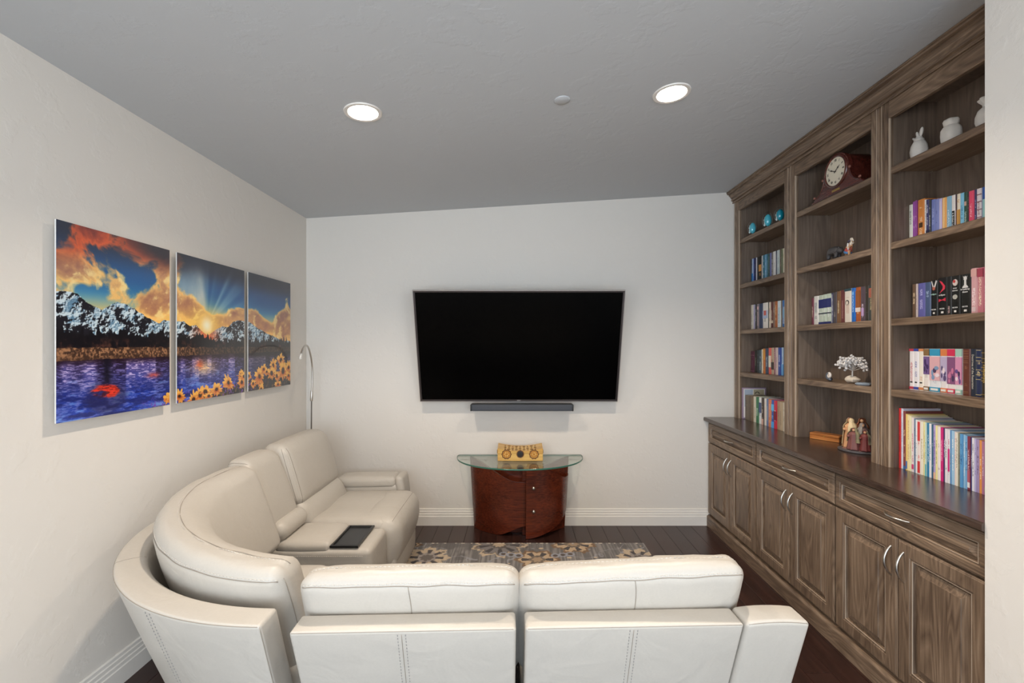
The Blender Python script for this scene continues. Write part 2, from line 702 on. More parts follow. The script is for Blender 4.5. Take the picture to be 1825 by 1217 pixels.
CANS = [(-0.751, 2.215), (0.751, 2.215), (-0.751, 0.35), (0.751, 0.35)]  # second pair is unseen, added to brighten the near sofa and walls
xa, xb = XL - 0.12, 2.35
m = MB()
cv = []
for (px, pz) in ((xa, 0), (xb, 0), (xb, 0.14), (xa, 0.14)):
    cv.append((px, ceil_z(px) + pz))
m.prism(cv, lambda p: (p[0], YR - 0.12, p[1]), lambda p: (p[0], YB + 0.12, p[1]))
ceil_o = struct(m, 'ceiling', CEIL)
SL = math.atan(CSL)
for (cx, cy) in CANS:
    cut = MB().lathe([(0.072, -0.05), (0.072, 0.095)], seg=40)
    M = Matrix.Translation((cx, cy, ceil_z(cx))) @ Matrix.Rotation(-SL, 4, 'Y')
    co = cut.xf(M).obj('cutter', None)
    bm_ = ceil_o.modifiers.new('hole', 'BOOLEAN')
    bm_.operation = 'DIFFERENCE'
    bm_.solver = 'EXACT'
    bm_.object = co
    dg = bpy.context.evaluated_depsgraph_get()
    me = bpy.data.meshes.new_from_object(ceil_o.evaluated_get(dg))
    ceil_o.modifiers.clear()
    ceil_o.data = me
    bpy.data.objects.remove(co, do_unlink=True)

# baseboards: stepped profile with three fine ledges (distance from wall, height)
BB = [(0, 0), (0.020, 0), (0.020, 0.076), (0.016, 0.080), (0.016, 0.096), (0.012, 0.100), (0.012, 0.116), (0.008, 0.120), (0.008, 0.134), (0.003, 0.138), (0, 0.138)]
m = MB().prism(BB, lambda p: (XL + 0.02, YB - p[0], p[1]), lambda p: (1.60, YB - p[0], p[1]))
struct(m, 'baseboard_back', TRIM)
m = MB().prism(BB, lambda p: (XL + p[0], YR, p[1]), lambda p: (XL + p[0], YB, p[1]))
struct(m, 'baseboard_left', TRIM)
m = MB().prism(BB, lambda p: (XR - p[0], YR, p[1]), lambda p: (XR - p[0], YE - 0.07, p[1]))
struct(m, 'baseboard_right', TRIM)

# recessed ceiling lights
LENS = emitter('lit_lens', (1.0, 0.95, 0.88, 1), 14)
for i, (cx, cy) in enumerate(CANS):
    lbl = ('lit recessed ceiling light above the sofa, nearer the picture wall', 'lit recessed ceiling light nearer the bookcase', 'unseen recessed ceiling light added above the camera, picture wall side', 'unseen recessed ceiling light added above the camera, bookcase side')[i]
    t = thing('recessed_light', lbl, 'ceiling light', (cx, cy, ceil_z(cx)), 'recessed ceiling lights', (0, -SL, 0), local=True)
    MB().lathe([(0.070, 0.0), (0.070, -0.004), (0.076, -0.007), (0.088, -0.005), (0.090, 0.0)], seg=40, cap=False).obj('trim_ring', TRIM, t, smooth=40)
    MB().lathe([(0.0705, 0.001), (0.067, 0.025), (0.060, 0.062), (0.0, 0.066)], seg=40, cap=False).obj('baffle', TRIM, t, smooth=60)
    MB().lathe([(0.0, 0.055), (0.054, 0.055), (0.056, 0.060)], seg=32, cap=False).obj('lens', LENS, t)
    lo = area_light('can_light', (0, 0, 0.052), (0, 0, 0), 0.10, 0.10, CAN_POWER * (1.0 if i < 2 else 0.48), CAN_COLOR, 'DISK')
    lo.parent = t

cpx, cpy = 0.218, 2.215
t = tag(MB().lathe([(0.0, -0.006), (0.034, -0.006), (0.0385, -0.003), (0.0385, 0.0)], seg=36, cap=False).obj('sprinkler_cover', CEIL, None, smooth=35),
        'small flat round grey cover plate on the ceiling between the two lights', 'cover plate')
t.location = (cpx, cpy, ceil_z(cpx))
t.rotation_euler = (0, -SL, 0)

# ------------------------------------------------------------------ base cabinets
FX = 1.598          # door faces
CY = [3.815, 3.052, 2.294, 1.535]   # cabinet boundaries
CT = 0.907


def bow_handle(root, p0, p1, out=0.03, r=0.0042):
    p0, p1 = Vector(p0), Vector(p1)
    pts, rs = [], []
    for i in range(13):
        t = i / 12
        p = p0.lerp(p1, t)
        p.x -= out * math.sin(math.pi * t) ** 0.8
        pts.append(p)
        rs.append(r * (0.75 + 0.55 * math.sin(math.pi * t)))
    return MB().tube(pts, rs, 8).obj('handle', NICKEL, root, smooth=60)


def panel_front(root, name, y0, y1, z0, z1, w, matf, matp):
    m = MB().rects(y0, y1, z0, z1, [(0.0, 0.022), (0.0, 0.005), (0.002, 0.003), (0.006, 0.002), (0.008, 0.0), (w - 0.012, 0.0), (w - 0.010, 0.003), (w - 0.004, 0.004), (w, 0.016), (w + 0.0005, 0.0200)], FX, fill=False)
    o = m.obj(name, matf, root)
    rw = 0.034 if z1 - z0 > 0.3 else 0.026
    MB().rects(y0, y1, z0, z1, [(w, 0.0205), (w, 0.0195), (w + 0.007, 0.0195), (w + 0.010, 0.0145), (w + rw, 0.005), (w + rw + 0.002, 0.0015)], FX).obj('panel', matp, o)
    MB().rects(y0, y1, z0, z1, [(w - 0.0035, 0.006), (w - 0.003, 0.003), (w - 0.0015, 0.003), (w - 0.0008, 0.0065)], FX, fill=False).obj('bead', BEAD_HI, o)
    return o


where = ['against the back wall', 'in the middle of the row', 'nearest the camera']
for k in range(3):
    y1, y0 = CY[k], CY[k + 1]
    t = thing('base_cabinet', 'brown stained base cabinet with drawer and two raised-panel doors, ' + where[k], 'cabinet', (1.83, (y0 + y1) / 2, 0), 'row of base cabinets')
    m = MB().box(FX + 0.0225, 2.06, y0 + 0.001, y1 - 0.001, 0.09, 0.876)
    m.obj('carcass', WOOD_V, t)
    a, b = y0 + 0.004, y1 - 0.004
    d = panel_front(t, 'drawer', a, b, 0.704, 0.862, 0.045, WOOD_H, WOOD_H)
    mid = (a + b) / 2
    bow_handle(d, (FX, mid + 0.06, 0.785), (FX, mid - 0.06, 0.785))
    for sgn in (1, -1):
        q0, q1 = (mid + 0.002, b) if sgn > 0 else (a, mid - 0.002)
        d = panel_front(t, 'door', q0, q1, 0.108, 0.694, 0.068, WOOD_V, WOOD_V)
        hy = mid + sgn * 0.032
        bow_handle(d, (FX, hy, 0.650), (FX, hy, 0.525))
pl = [(0, 0), (0, 0.078), (0.006, 0.086), (0.010, 0.090), (0.012, 0.0945), (0.45, 0.0945), (0.45, 0)]
m = MB().prism([(FX - 0.012 + p[0], min(p[1], 0.0895)) for p in pl], lambda p: (p[0], YE, p[1]), lambda p: (p[0], YB - 0.001, p[1]))
tag(m.obj('cabinet_plinth', WOOD_H, None, (1.8, 2.68, 0)), 'long brown moulded plinth along the floor under the base cabinets', 'plinth')
ctp = [(1.566, 0.880), (1.566, 0.900), (1.569, 0.905), (1.574, CT), (2.06, CT), (2.06, 0.877), (1.570, 0.877)]
m = MB().prism(ctp, lambda p: (p[0], YE, p[1]), lambda p: (p[0], YB - 0.001, p[1]))
tag(m.obj('countertop', WOOD_TOP, None, (1.8, 2.68, CT)), 'long dark polished wooden worktop over the base cabinets', 'countertop')

# ------------------------------------------------------------------ bookcases
BX, BK = 1.822, 2.060        # face and back of the bookcases
UY = [YB - 0.002, 3.047, 2.289, YE]
OPEN = [(3.104, 3.75), (2.342, 2.99), (1.592, 2.235)]
SHZ = [2.380, 2.010, 1.636, 1.290]
PIN = MB().box(-0.004, 0.004, -0.004, 0.004, 0, 0.005).mesh('shelf_pin', NICKEL)
for k in range(3):
    y1, y0 = UY[k], UY[k + 1]
    o0, o1 = OPEN[k]
    t = thing('bookcase', 'tall brown stained bookcase bay with four shelves, ' + ('next to the back wall', 'in the middle, holding the clock', 'nearest the camera, with white jars on top')[k],
              'bookcase', ((BX + BK) / 2, (y0 + y1) / 2, CT), 'row of bookcases')
    MB().box(BK, BK + 0.012, y0 + 0.001, y1 - 0.001, CT, 2.75).obj('back_panel', WOOD_IN, t)
    for (s0, s1) in ((o0 - 0.019, o0), (o1, o1 + 0.019)):
        MB().box(BX + 0.02, BK, s0, s1, CT, 2.75).obj('side_panel', WOOD_IN, t)
    for (s0, s1) in ((y0 + 0.0008, o0 + 0.004), (o1 - 0.004, y1 - 0.0008)):
        inn, outr = (s1, s0) if s0 < o0 - 0.01 else (s0, s1)      # inn: side of the opening
        w = abs(inn - outr)
        sg = 1 if outr > inn else -1
        pr = [(0, 0.022), (0, 0.004), (0.003, 0.001), (0.006, 0), (w * 0.52, 0), (w * 0.56, 0.004), (w * 0.62, 0.004), (w * 0.66, -0.002), (w * 0.74, -0.004), (w * 0.82, -0.002), (w * 0.88, 0.004), (w, 0.005), (w, 0.022)]
        so = MB().prism([(inn + sg * a, BX + d) for a, d in pr], lambda p: (p[1], p[0], CT), lambda p: (p[1], p[0], 2.745)).obj('stile', WOOD_V, t)
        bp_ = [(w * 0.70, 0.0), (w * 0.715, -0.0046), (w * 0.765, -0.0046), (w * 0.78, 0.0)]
        MB().prism([(inn + sg * a, BX + d) for a, d in bp_], lambda p: (p[1], p[0], CT + 0.002), lambda p: (p[1], p[0], 2.743)).obj('bead', BEAD_HI, so)
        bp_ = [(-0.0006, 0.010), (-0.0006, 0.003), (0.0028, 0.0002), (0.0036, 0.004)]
        MB().prism([(inn + sg * a, BX + d) for a, d in bp_], lambda p: (p[1], p[0], CT + 0.002), lambda p: (p[1], p[0], 2.62)).obj('bead', BEAD_HI, so)
    # frieze rail
    pr = [(2.62, 0.022), (2.62, 0.003), (2.623, 0.0), (2.745, 0.0), (2.745, 0.022)]
    MB().prism(pr, lambda p: (BX + p[1] + 0.0005, o0 + 0.004, p[0]), lambda p: (BX + p[1] + 0.0005, o1 - 0.004, p[0])).obj('top_rail', WOOD_H, t)
    MB().box(BX + 0.022, BK, o0, o1, 2.70, 2.719).obj('top_panel', WOOD_IN, t)
    for z in SHZ:
        pr = [(BX + 0.012, z - 0.034), (BX + 0.010, z - 0.031), (BX + 0.010, z - 0.004), (BX + 0.013, z), (BK, z), (BK, z - 0.019), (BX + 0.03, z - 0.019), (BX + 0.03, z - 0.034)]
        MB().prism(pr, lambda p: (p[0], o0, p[1]), lambda p: (p[0], o1, p[1])).obj('shelf', WOOD_H, t)
        for yy in (o0 + 0.004, o1 - 0.004):
            for xx in (BX + 0.05, BK - 0.03):
                link('shelf_pin', PIN, t, Vector((xx, yy, z - 0.0245)) - ORG[t])
cz = ceil_z(1.76) - 0.003
cr = [(BX - 0.0052, 2.700), (BX - 0.010, 2.700), (BX - 0.014, 2.703), (BX - 0.014, 2.710), (BX - 0.009, 2.713), (BX - 0.009, 2.717), (BX - 0.022, 2.720), (BX - 0.024, 2.731), (BX - 0.019, 2.734), (BX - 0.020, 2.738), (BX - 0.030, 2.747), (BX - 0.035, 2.757), (BX - 0.046, 2.763), (BX - 0.043, 2.766), (BX - 0.043, 2.770), (BX - 0.058, 2.773), (BX - 0.060, 2.780), (BX - 0.055, 2.782), (BX - 0.064, 2.785), (BX - 0.064, cz), (BX - 0.0052, cz + 0.003)]
m = MB().prism(cr, lambda p: (p[0], YE, p[1]), lambda p: (p[0], YB - 0.001, p[1]))
tag(m.obj('crown_moulding', WOOD_H, None, (1.8, 2.68, 2.712)), 'long stepped brown crown moulding between the bookcases and the ceiling', 'moulding')


# ------------------------------------------------------------------ sectional sofa
sofa = thing('sectional_sofa', 'cream leather corner sectional sofa with recliner seats and a tray console', 'sofa', (-0.7, 2.2, 0))
SA = rad(1.8)
SP = Vector((-0.625, 1.240))
SU = Vector((math.cos(SA), math.sin(SA)))
SV = Vector((-math.sin(SA), math.cos(SA)))
LEAN, ZT = 0.374, 0.72


def near(u, v, z):                    # near row: u to the right, v away from the camera
    p = SP + SU * u + SV * v
    return (p.x, p.y, z)


WC = Vector((-0.72, 2.19))


def wedge(s, r, z):                   # corner: s along the curve, r out from the centre
    if s < 0:
        return (WC.x - s, WC.y - r, z)
    if s > math.pi / 2:
        return (WC.x - r, WC.y + (s - math.pi / 2), z)
    return (WC.x - r * math.sin(s), WC.y - r * math.cos(s), z)


def left(u, v, z):                    # left row: u along the wall (+Y), v out from the wall
    return (-1.64 + v, u, z)


def crease(a, b, amp):
    return amp * (math.sin(a * 31 + 4 * math.sin(b * 17)) * math.sin(b * 23 + a * 5))


# ---- near row: two recliner backs
MODS = [(0.0, 0.622, 0.828, 0.0), (0.648, 1.266, 0.838, 0.014)]
for k, (u0, u1, ztop, rise) in enumerate(MODS):
    uc, hw = (u0 + u1) / 2, (u1 - u0) / 2
    h = (hw, 0.043, 0.315)
    zc = ZT - 0.315

    def fb(p, uc=uc, zc=zc):
        z = p[2] + zc
        return near(uc + p[0], 0.043 + p[1] + LEAN * (ZT - z) + 0.02 * max(0, (p[1] / 0.043)) * 0, z)
    bp = soft(h, 0.010, (0, 0.006, 0.004), (10, 2, 8), fb).obj('back_panel', LEATHER, sofa, smooth=180)
    # centre seam and its two rows of stitching, edge seam along the top
    seam = MB()
    st = MB()
    for du in (-0.011, 0.011):
        pts = [fb(tuple(c + e for c, e in zip(rb_point((du - 0.005, -h[1], h[2] - 0.012 - 0.58 * i / 40), h, 0.010, (0, 0.006, 0.004)), (0, -0.0004, 0)))) for i in range(41)]
        q = stitches(pts, 0.006, 0.006, 0.0011)
        st.add(q.v, q.f)
    pts = [fb(tuple(c + e for c, e in zip(rb_point((-0.005, -h[1], h[2] - 0.012 - 0.58 * i / 40), h, 0.010, (0, 0.006, 0.004)), (0, -0.0002, 0)))) for i in range(41)]
    seam.tube(pts, 0.0011, 5)
    pts = [fb(rb_point((-h[0] + 0.006 + (2 * h[0] - 0.012) * i / 30, -h[1], h[2] - 0.002), h, 0.010, (0, 0.006, 0.004))) for i in range(31)]
    seam.tube(pts, 0.0012, 5)
    seam.obj('seam', LEATHER_SEAM, bp, smooth=180)
    tag(st.obj('stitching', THREAD_DK, bp, smooth=180), kind='stuff')
    # tall back cushion leaning over the panel
    hc = (hw + 0.012 + 0.018 * k, 0.062, 0.205)
    zc2 = ztop - hc[2]
    bl = (0.012, 0.018, 0.012)

    def fc(p, uc=uc, zc2=zc2, ztop=ztop, rise=rise, hc=hc):
        z = p[2] + zc2 + rise * (p[0] / hc[0]) * (0.5 + 0.5 * p[2] / hc[2])
        c = crease(p[0] * 1.3 + 2.1 * rise, p[1] * 4, 0.0022) if p[2] > hc[2] * 0.5 else 0
        return near(uc + p[0] + 0.016 * (rise > 0), 0.090 + hc[1] + p[1] + 0.42 * (ZT + 0.03 - z), z + c)
    cu = soft(hc, 0.045, bl, (14, 6, 8), fc).obj('back_cushion', LEATHER, sofa, smooth=180)
    seam = MB()
    st = MB()

    def edge(y, z, off, n=40):
        out = []
        for i in range(n + 1):
            xx = -hc[0] + 2 * hc[0] * i / n
            p = rb_point((xx, y, z), hc, 0.045, bl)
            out.append(fc(tuple(a + b for a, b in zip(p, off))))
        return out
    seam.tube(edge(-hc[1], hc[2] - 0.020, (0, -0.0005, 0)), 0.0015, 5)
    for (yy, zz) in ((-hc[1], hc[2] - 0.012), (-hc[1] + 0.068, hc[2])):
        q = stitches(edge(yy, zz, (0, -0.0004, 0.0006)), 0.008, 0.005, 0.0012)
        st.add(q.v, q.f)
    pts = [fc(tuple(a + b for a, b in zip(rb_point((0.0, -hc[1], hc[2] - 0.020 - 0.16 * i / 12), hc, 0.045, bl), (0.006 * math.sin(i * 0.26), -0.0006, 0)))) for i in range(13)]
    seam.tube(pts, 0.0013, 5)
    seam.obj('seam', LEATHER_SEAM, cu, smooth=180)
    tag(st.obj('stitching', THREAD, cu, smooth=180), kind='stuff')
    # seat and footrest
    soft((hw, 0.27, 0.13), 0.05, (0, 0.01, 0.015), (8, 6, 3), lambda p, uc=uc: near(uc + p[0], 0.60 + p[1], 0.325 + p[2])).obj('seat_cushion', LEATHER, sofa, smooth=180)
    soft((hw, 0.045, 0.15), 0.04, (0, 0.01, 0), (8, 2, 4), lambda p, uc=uc: near(uc + p[0], 0.86 + p[1], 0.25 + p[2])).obj('footrest', LEATHER, sofa, smooth=180)
    MB().box(u0 + 0.02, u1 - 0.02, 0.28, 0.84, 0.025, 0.2).xf(Matrix(((SU.x, SV.x, 0, SP.x), (SU.y, SV.y, 0, SP.y), (0, 0, 1, 0), (0, 0, 0, 1)))).obj('base', SOFTBLK, sofa)

for (u_, v_) in ((0.06, 0.32), (0.56, 0.32), (0.06, 0.80), (0.56, 0.80), (0.71, 0.32), (1.21, 0.32), (0.71, 0.80), (1.21, 0.80), (1.36, 0.24), (1.36, 0.80)):
    fx_, fy_, _z = near(u_, v_, 0)
    MB().lathe([(0.022, 0.0), (0.026, 0.012), (0.026, 0.05)], (fx_, fy_, 0), 12).obj('foot', BLACKPL, sofa, smooth=40)
for (s_, r_) in ((0.15, 0.62), (0.78, 0.66), (1.42, 0.62)):
    fx_, fy_, _z = wedge(s_, r_, 0)
    MB().lathe([(0.022, 0.0), (0.026, 0.012), (0.026, 0.05)], (fx_, fy_, 0), 12).obj('foot', BLACKPL, sofa, smooth=40)
for (fx_, fy_) in ((-1.25, 2.83), (-0.86, 2.83), (-1.25, 3.30), (-0.86, 3.30)):
    MB().lathe([(0.022, 0.0), (0.026, 0.012), (0.026, 0.05)], (fx_, fy_, 0), 12).obj('foot', BLACKPL, sofa, smooth=40)

# ---- near row: arm at the right-hand end
def fa(p):
    z = p[2] + ZT - 0.315
    return near(1.272 + 0.0925 + p[0] - 0.10 * max(0, 0.45 - z) * (p[0] > 0), 0.045 + p[1] + LEAN * (ZT - z) * 0.95, z + 0.006 * (1 - (p[0] / 0.0925) ** 2))


ha = (0.0925, 0.046, 0.315)
arm = soft(ha, 0.014, (0.004, 0.006, 0.004), (6, 2, 8), fa).obj('armrest', LEATHER, sofa, smooth=180)
seam = MB().tube([fa(rb_point((-ha[0] + 0.006 + (2 * ha[0] - 0.012) * i / 12, -ha[1], ha[2] - 0.002), ha, 0.014, (0.004, 0.006, 0.004))) for i in range(13)], 0.0012, 5)
seam.obj('seam', LEATHER_SEAM, arm, smooth=180)
soft((0.086, 0.34, 0.24), 0.03, (0.004, 0.004, 0.004), (3, 8, 5), lambda p: near(1.358 + p[0], 0.53 + p[1], 0.285 + p[2])).obj('arm_body', LEATHER, arm, smooth=180)

# ---- curved corner piece
RO = 0.92
S0, S1 = 0.0, math.pi / 2 + 0.24
hs = ((S1 - S0) / 2, 0.048, 0.315)


def fw(p):
    z = p[2] + ZT - 0.315
    return wedge((S0 + S1) / 2 + p[0], RO - 0.048 - p[1] - LEAN * (ZT - z) * 0.92, z)


bw = (0, 0.004, 0.004)
cb = soft(hs, 0.012, bw, (36, 3, 8), fw).obj('corner_back_panel', LEATHER, sofa, smooth=180)
seam, st = MB(), MB()
for ds in (-0.012, 0.012):
    q = stitches([fw(tuple(a + b for a, b in zip(rb_point((-0.47 + ds, -hs[1], hs[2] - 0.014 - 0.58 * i / 40), hs, 0.012, bw), (0, -0.0005, 0)))) for i in range(41)], 0.006, 0.006, 0.0011)
    st.add(q.v, q.f)
seam.tube([fw(rb_point((-hs[0] + 0.008 + (2 * hs[0] - 0.016) * i / 70, -hs[1], hs[2] - 0.003), hs, 0.012, bw)) for i in range(71)], 0.0013, 5)
seam.tube([fw(rb_point((-hs[0], -hs[1] + 0.02 * 0, hs[2] - 0.004 - 0.6 * i / 30), hs, 0.012, bw)) for i in range(31)], 0.0013, 5)
seam.tube([fw(tuple(a + b for a, b in zip(rb_point((0.02, -hs[1] + 2 * hs[1] * i / 8, hs[2]), hs, 0.012, bw), (0, 0, 0.0003)))) for i in range(9)], 0.0013, 5)
seam.obj('seam', LEATHER_SEAM, cb, smooth=180)
tag(st.obj('stitching', THREAD_DK, cb, smooth=180), kind='stuff')

C0, C1 = 0.02, math.pi / 2 + 0.235
hcw = ((C1 - C0) / 2, 0.080, 0.215)
bcw = (0.03, 0.028, 0.016)


def fwc(p):
    t = (p[0] / hcw[0] + 1) / 2
    zt = 0.804 + 0.066 * (t * t * (3 - 2 * t))
    z = p[2] + zt - hcw[2]
    c = crease(p[0] * 0.9, p[1] * 5, 0.002)
    return wedge((C0 + C1) / 2 + p[0], 0.782 - hcw[1] - p[1] - 0.36 * (ZT + 0.03 - z), z + c)


cc_ = soft(hcw, 0.05, bcw, (34, 6, 8), fwc).obj('corner_back_cushion', LEATHER, sofa, smooth=180)
seam, st = MB(), MB()


def cedge(y, z, off, n=80, a=-1.0, b=1.0):
    return [fwc(tuple(c + e for c, e in zip(rb_point((hcw[0] * (a + (b - a) * i / n), y, z), hcw, 0.05, bcw), off))) for i in range(n + 1)]


seam.tube(cedge(-hcw[1], hcw[2] - 0.030, (0, -0.0005, 0)), 0.0015, 5)
seam.tube(cedge(-hcw[1] + 0.094, hcw[2], (0, 0, 0.0004)), 0.0012, 5)
for (yy, zz) in ((-hcw[1], hcw[2] - 0.022), (-hcw[1] + 0.087, hcw[2])):
    q = stitches(cedge(yy, zz, (0, -0.0004, 0.0006)), 0.008, 0.005, 0.0012)
    st.add(q.v, q.f)
seam.tube([fwc(tuple(c + e for c, e in zip(rb_point((-hcw[0], -hcw[1] + 0.03, hcw[2] - 0.03 - 0.3 * i / 16), hcw, 0.05, bcw), (-0.0004, 0, 0)))) for i in range(17)], 0.0014, 5)
seam.obj('seam', LEATHER_SEAM, cc_, smooth=180)
tag(st.obj('stitching', THREAD, cc_, smooth=180), kind='stuff')
soft(((math.pi / 2) / 2 - 0.01, 0.25, 0.13), 0.05, (0, 0.01, 0.02), (14, 6, 3), lambda p: wedge(math.pi / 4 + p[0], 0.42 - p[1], 0.325 + p[2])).obj('corner_seat', LEATHER, sofa, smooth=180)
soft((math.pi / 4 - 0.03, 0.28, 0.10), 0.02, (0, 0, 0), (14, 3, 2), lambda p: wedge(math.pi / 4 + p[0], 0.44 - p[1], 0.130 + p[2])).obj('base', SOFTBLK, sofa, smooth=180)

# ---- left row: console
K0, K1 = 2.440, 2.750
kc = (K0 + K1) / 2


def upright(u0, u1, v_rear, thick, z0, z1, r, bulge, lean=LEAN, name='back_cushion', n=(8, 5, 8), wob=0.0):
    h_ = ((u1 - u0) / 2, thick / 2, (z1 - z0) / 2)

    def g(p):
        z = p[2] + (z0 + z1) / 2
        return left((u0 + u1) / 2 + p[0], v_rear + thick / 2 + p[1] + lean * (z1 - z), z + crease(p[0], p[1] * 4, wob))
    o_ = soft(h_, r, bulge, n, g).obj(name, LEATHER, sofa, smooth=180)
    return o_, h_, g


upright(K0, 3.40, -0.005, 0.085, 0.09, 0.70, 0.012, (0, 0.004, 0.004), name='back_panel')
o, h_, g = upright(K0 - 0.012, K1 + 0.004, 0.06, 0.140, 0.46, 0.880, 0.05, (0.006, 0.016, 0.012), 0.35, wob=0.001)
MB().tube([g(rb_point((-h_[0] + 0.01, -h_[1] + 2 * h_[1] * i / 20, h_[2]), h_, 0.05, (0.006, 0.016, 0.012))) for i in range(21)], 0.0013, 5).obj('seam', LEATHER_SEAM, o, smooth=180)
soft((0.15, 0.052, 0.052), 0.048, (0.0, 0.004, 0.004), (6, 2, 2), lambda p: left(kc + p[0], 0.335 + p[1], 0.490 + p[2])).obj('lumbar_roll', LEATHER, sofa, smooth=180)
cons = soft((0.154, 0.272, 0.205), 0.03, (0.0, 0.01, 0.0), (5, 8, 5), lambda p: left(kc + p[0], 0.580 + p[1], 0.205 + p[2])).obj('console', LEATHER, sofa, smooth=180)
lid = soft((0.146, 0.150, 0.030), 0.024, (0.004, 0.006, 0.016), (6, 6, 2), lambda p: left(kc + p[0], 0.478 + p[1], 0.412 + p[2])).obj('console_lid', LEATHER, cons, smooth=180)
MB()
tr = MB()
tx0, tx1, ty0, ty1, tz = -1.012, -0.858, K0 + 0.012, K1 - 0.012, 0.426
for ins0, z0_, ins1, z1_ in ((0, tz - 0.01, 0, tz), (0, tz, 0.012, tz + 0.002), (0.012, tz + 0.002, 0.015, tz - 0.008)):
    a = [(tx0 + ins0, ty0 + ins0, z0_), (tx1 - ins0, ty0 + ins0, z0_), (tx1 - ins0, ty1 - ins0, z0_), (tx0 + ins0, ty1 - ins0, z0_)]
    b = [(tx0 + ins1, ty0 + ins1, z1_), (tx1 - ins1, ty0 + ins1, z1_), (tx1 - ins1, ty1 - ins1, z1_), (tx0 + ins1, ty1 - ins1, z1_)]
    tr.add(a + b, [(i, (i + 1) % 4, 4 + (i + 1) % 4, 4 + i) for i in range(4)])
tr.add([(tx0 + 0.015, ty0 + 0.015, tz - 0.0065), (tx1 - 0.015, ty0 + 0.015, tz - 0.0065), (tx1 - 0.015, ty1 - 0.015, tz - 0.0065), (tx0 + 0.015, ty1 - 0.015, tz - 0.0065)], [(0, 1, 2, 3)])
tag(tr.obj('tray', BLACKPL, cons), 'black plastic tray set into the console')
q = stitches([left(K0 - 0.0005, 0.36 + 0.45 * i / 20, 0.375) for i in range(21)], 0.007, 0.005, 0.0011)
tag(q.obj('stitching', THREAD, cons, smooth=180), kind='stuff')

# ---- left row: recliner with raised headrest and arm at the far end
R0, R1 = 2.760, 3.385
rc = (R0 + R1) / 2
upright(R0, R1, 0.0, 0.12, 0.36, 0.76, 0.04, (0, 0.01, 0.01), 0.44, name='back_shell')
o, h_, g = upright(R0 + 0.004, R1 - 0.004, 0.062, 0.165, 0.52, 0.892, 0.06, (0.01, 0.02, 0.01), 0.30, name='headrest', n=(10, 6, 8), wob=0.0015)
seam, st = MB(), MB()
bl_ = (0.01, 0.02, 0.01)
seam.tube([g(rb_point((-h_[0] + 0.03, h_[1], -h_[2] + 2 * h_[2] * i / 24), h_, 0.06, bl_)) for i in range(25)], 0.0014, 5)
seam.tube([g(rb_point((-h_[0], h_[1] - 0.025, -h_[2] + 2 * h_[2] * i / 24), h_, 0.06, bl_)) for i in range(25)], 0.0014, 5)
q = stitches([g(rb_point((-h_[0] + 0.012, h_[1], -h_[2] + 2 * h_[2] * i / 24), h_, 0.06, bl_)) for i in range(25)], 0.007, 0.005, 0.0012)
tag(q.obj('stitching', THREAD, o, smooth=180), kind='stuff')
seam.obj('seam', LEATHER_SEAM, o, smooth=180)
upright(R0 + 0.012, R1 - 0.012, 0.185, 0.150, 0.375, 0.555, 0.06, (0.006, 0.018, 0.006), 0.44, name='lumbar_cushion', n=(10, 5, 5), wob=0.0012)


def fseat(p):
    x_, z_ = p[1], p[2]
    return left(rc + p[0], 0.600 + x_, 0.325 + z_ + 0.004 * math.sin(p[0] * 20) * (z_ > 0.06))


soft(((R1 - R0) / 2 - 0.003, 0.245, 0.115), 0.05, (0.004, 0.01, 0.014), (10, 8, 3), fseat).obj('seat_cushion', LEATHER, sofa, smooth=180)


def ffoot(p):
    # the pad rolls over the front edge and tapers in towards the floor
    return left(rc - 0.002 + p[0], 0.780 + p[1] - 0.22 * max(0, 0.02 - p[2]) * (1 if p[1] > 0 else 0.2), 0.275 + p[2])


hf = ((R1 - R0) / 2, 0.140, 0.172)
ff = soft(hf, 0.085, (0.004, 0.014, 0.012), (10, 5, 6), ffoot).obj('footrest', LEATHER, sofa, smooth=180)
seam = MB()
seam.tube([ffoot(rb_point((-hf[0] + 0.02 + (2 * hf[0] - 0.04) * i / 20, hf[1] - 0.035, hf[2]), hf, 0.085, (0.004, 0.014, 0.012))) for i in range(21)], 0.0013, 5)
seam.obj('seam', LEATHER_SEAM, ff, smooth=180)
soft(((R1 - R0) / 2 - 0.02, 0.30, 0.10), 0.03, (0, 0.01, 0), (6, 6, 3), lambda p: left(rc + p[0], 0.59 + p[1], 0.122 + p[2])).obj('base', LEATHER, sofa, smooth=180)

A0, A1 = 3.390, 3.562
ac = (A0 + A1) / 2
ar = soft(((A1 - A0) / 2, 0.315, 0.235), 0.028, (0.002, 0.004, 0.0), (4, 8, 5), lambda p: left(ac + p[0], 0.45 + p[1], 0.240 + p[2])).obj('armrest', LEATHER, sofa, smooth=180)
soft(((A1 - A0) / 2 + 0.006, 0.225, 0.040), 0.030, (0.002, 0.004, 0.008), (4, 8, 2), lambda p: left(ac + p[0], 0.505 + p[1], 0.482 + p[2] + 0.02 * p[1])).obj('arm_pad', LEATHER, ar, smooth=180)
soft(((A1 - A0) / 2 + 0.008, 0.030, 0.085), 0.024, (0.002, 0.006, 0.004), (4, 2, 3), lambda p: left(ac + p[0], 0.765 + p[1] - 0.14 * p[2], 0.445 + p[2])).obj('arm_cap', LEATHER, ar, smooth=180)


# ------------------------------------------------------------------ television and soundbar
TVW, TVH = 1.62, 0.924
t = thing('television', 'large flat black television tilted forward on the back wall', 'television', (0.012, 3.73, 1.047), None, (rad(17.8), 0, 0), local=True)
bz = MB()
w2 = TVW / 2


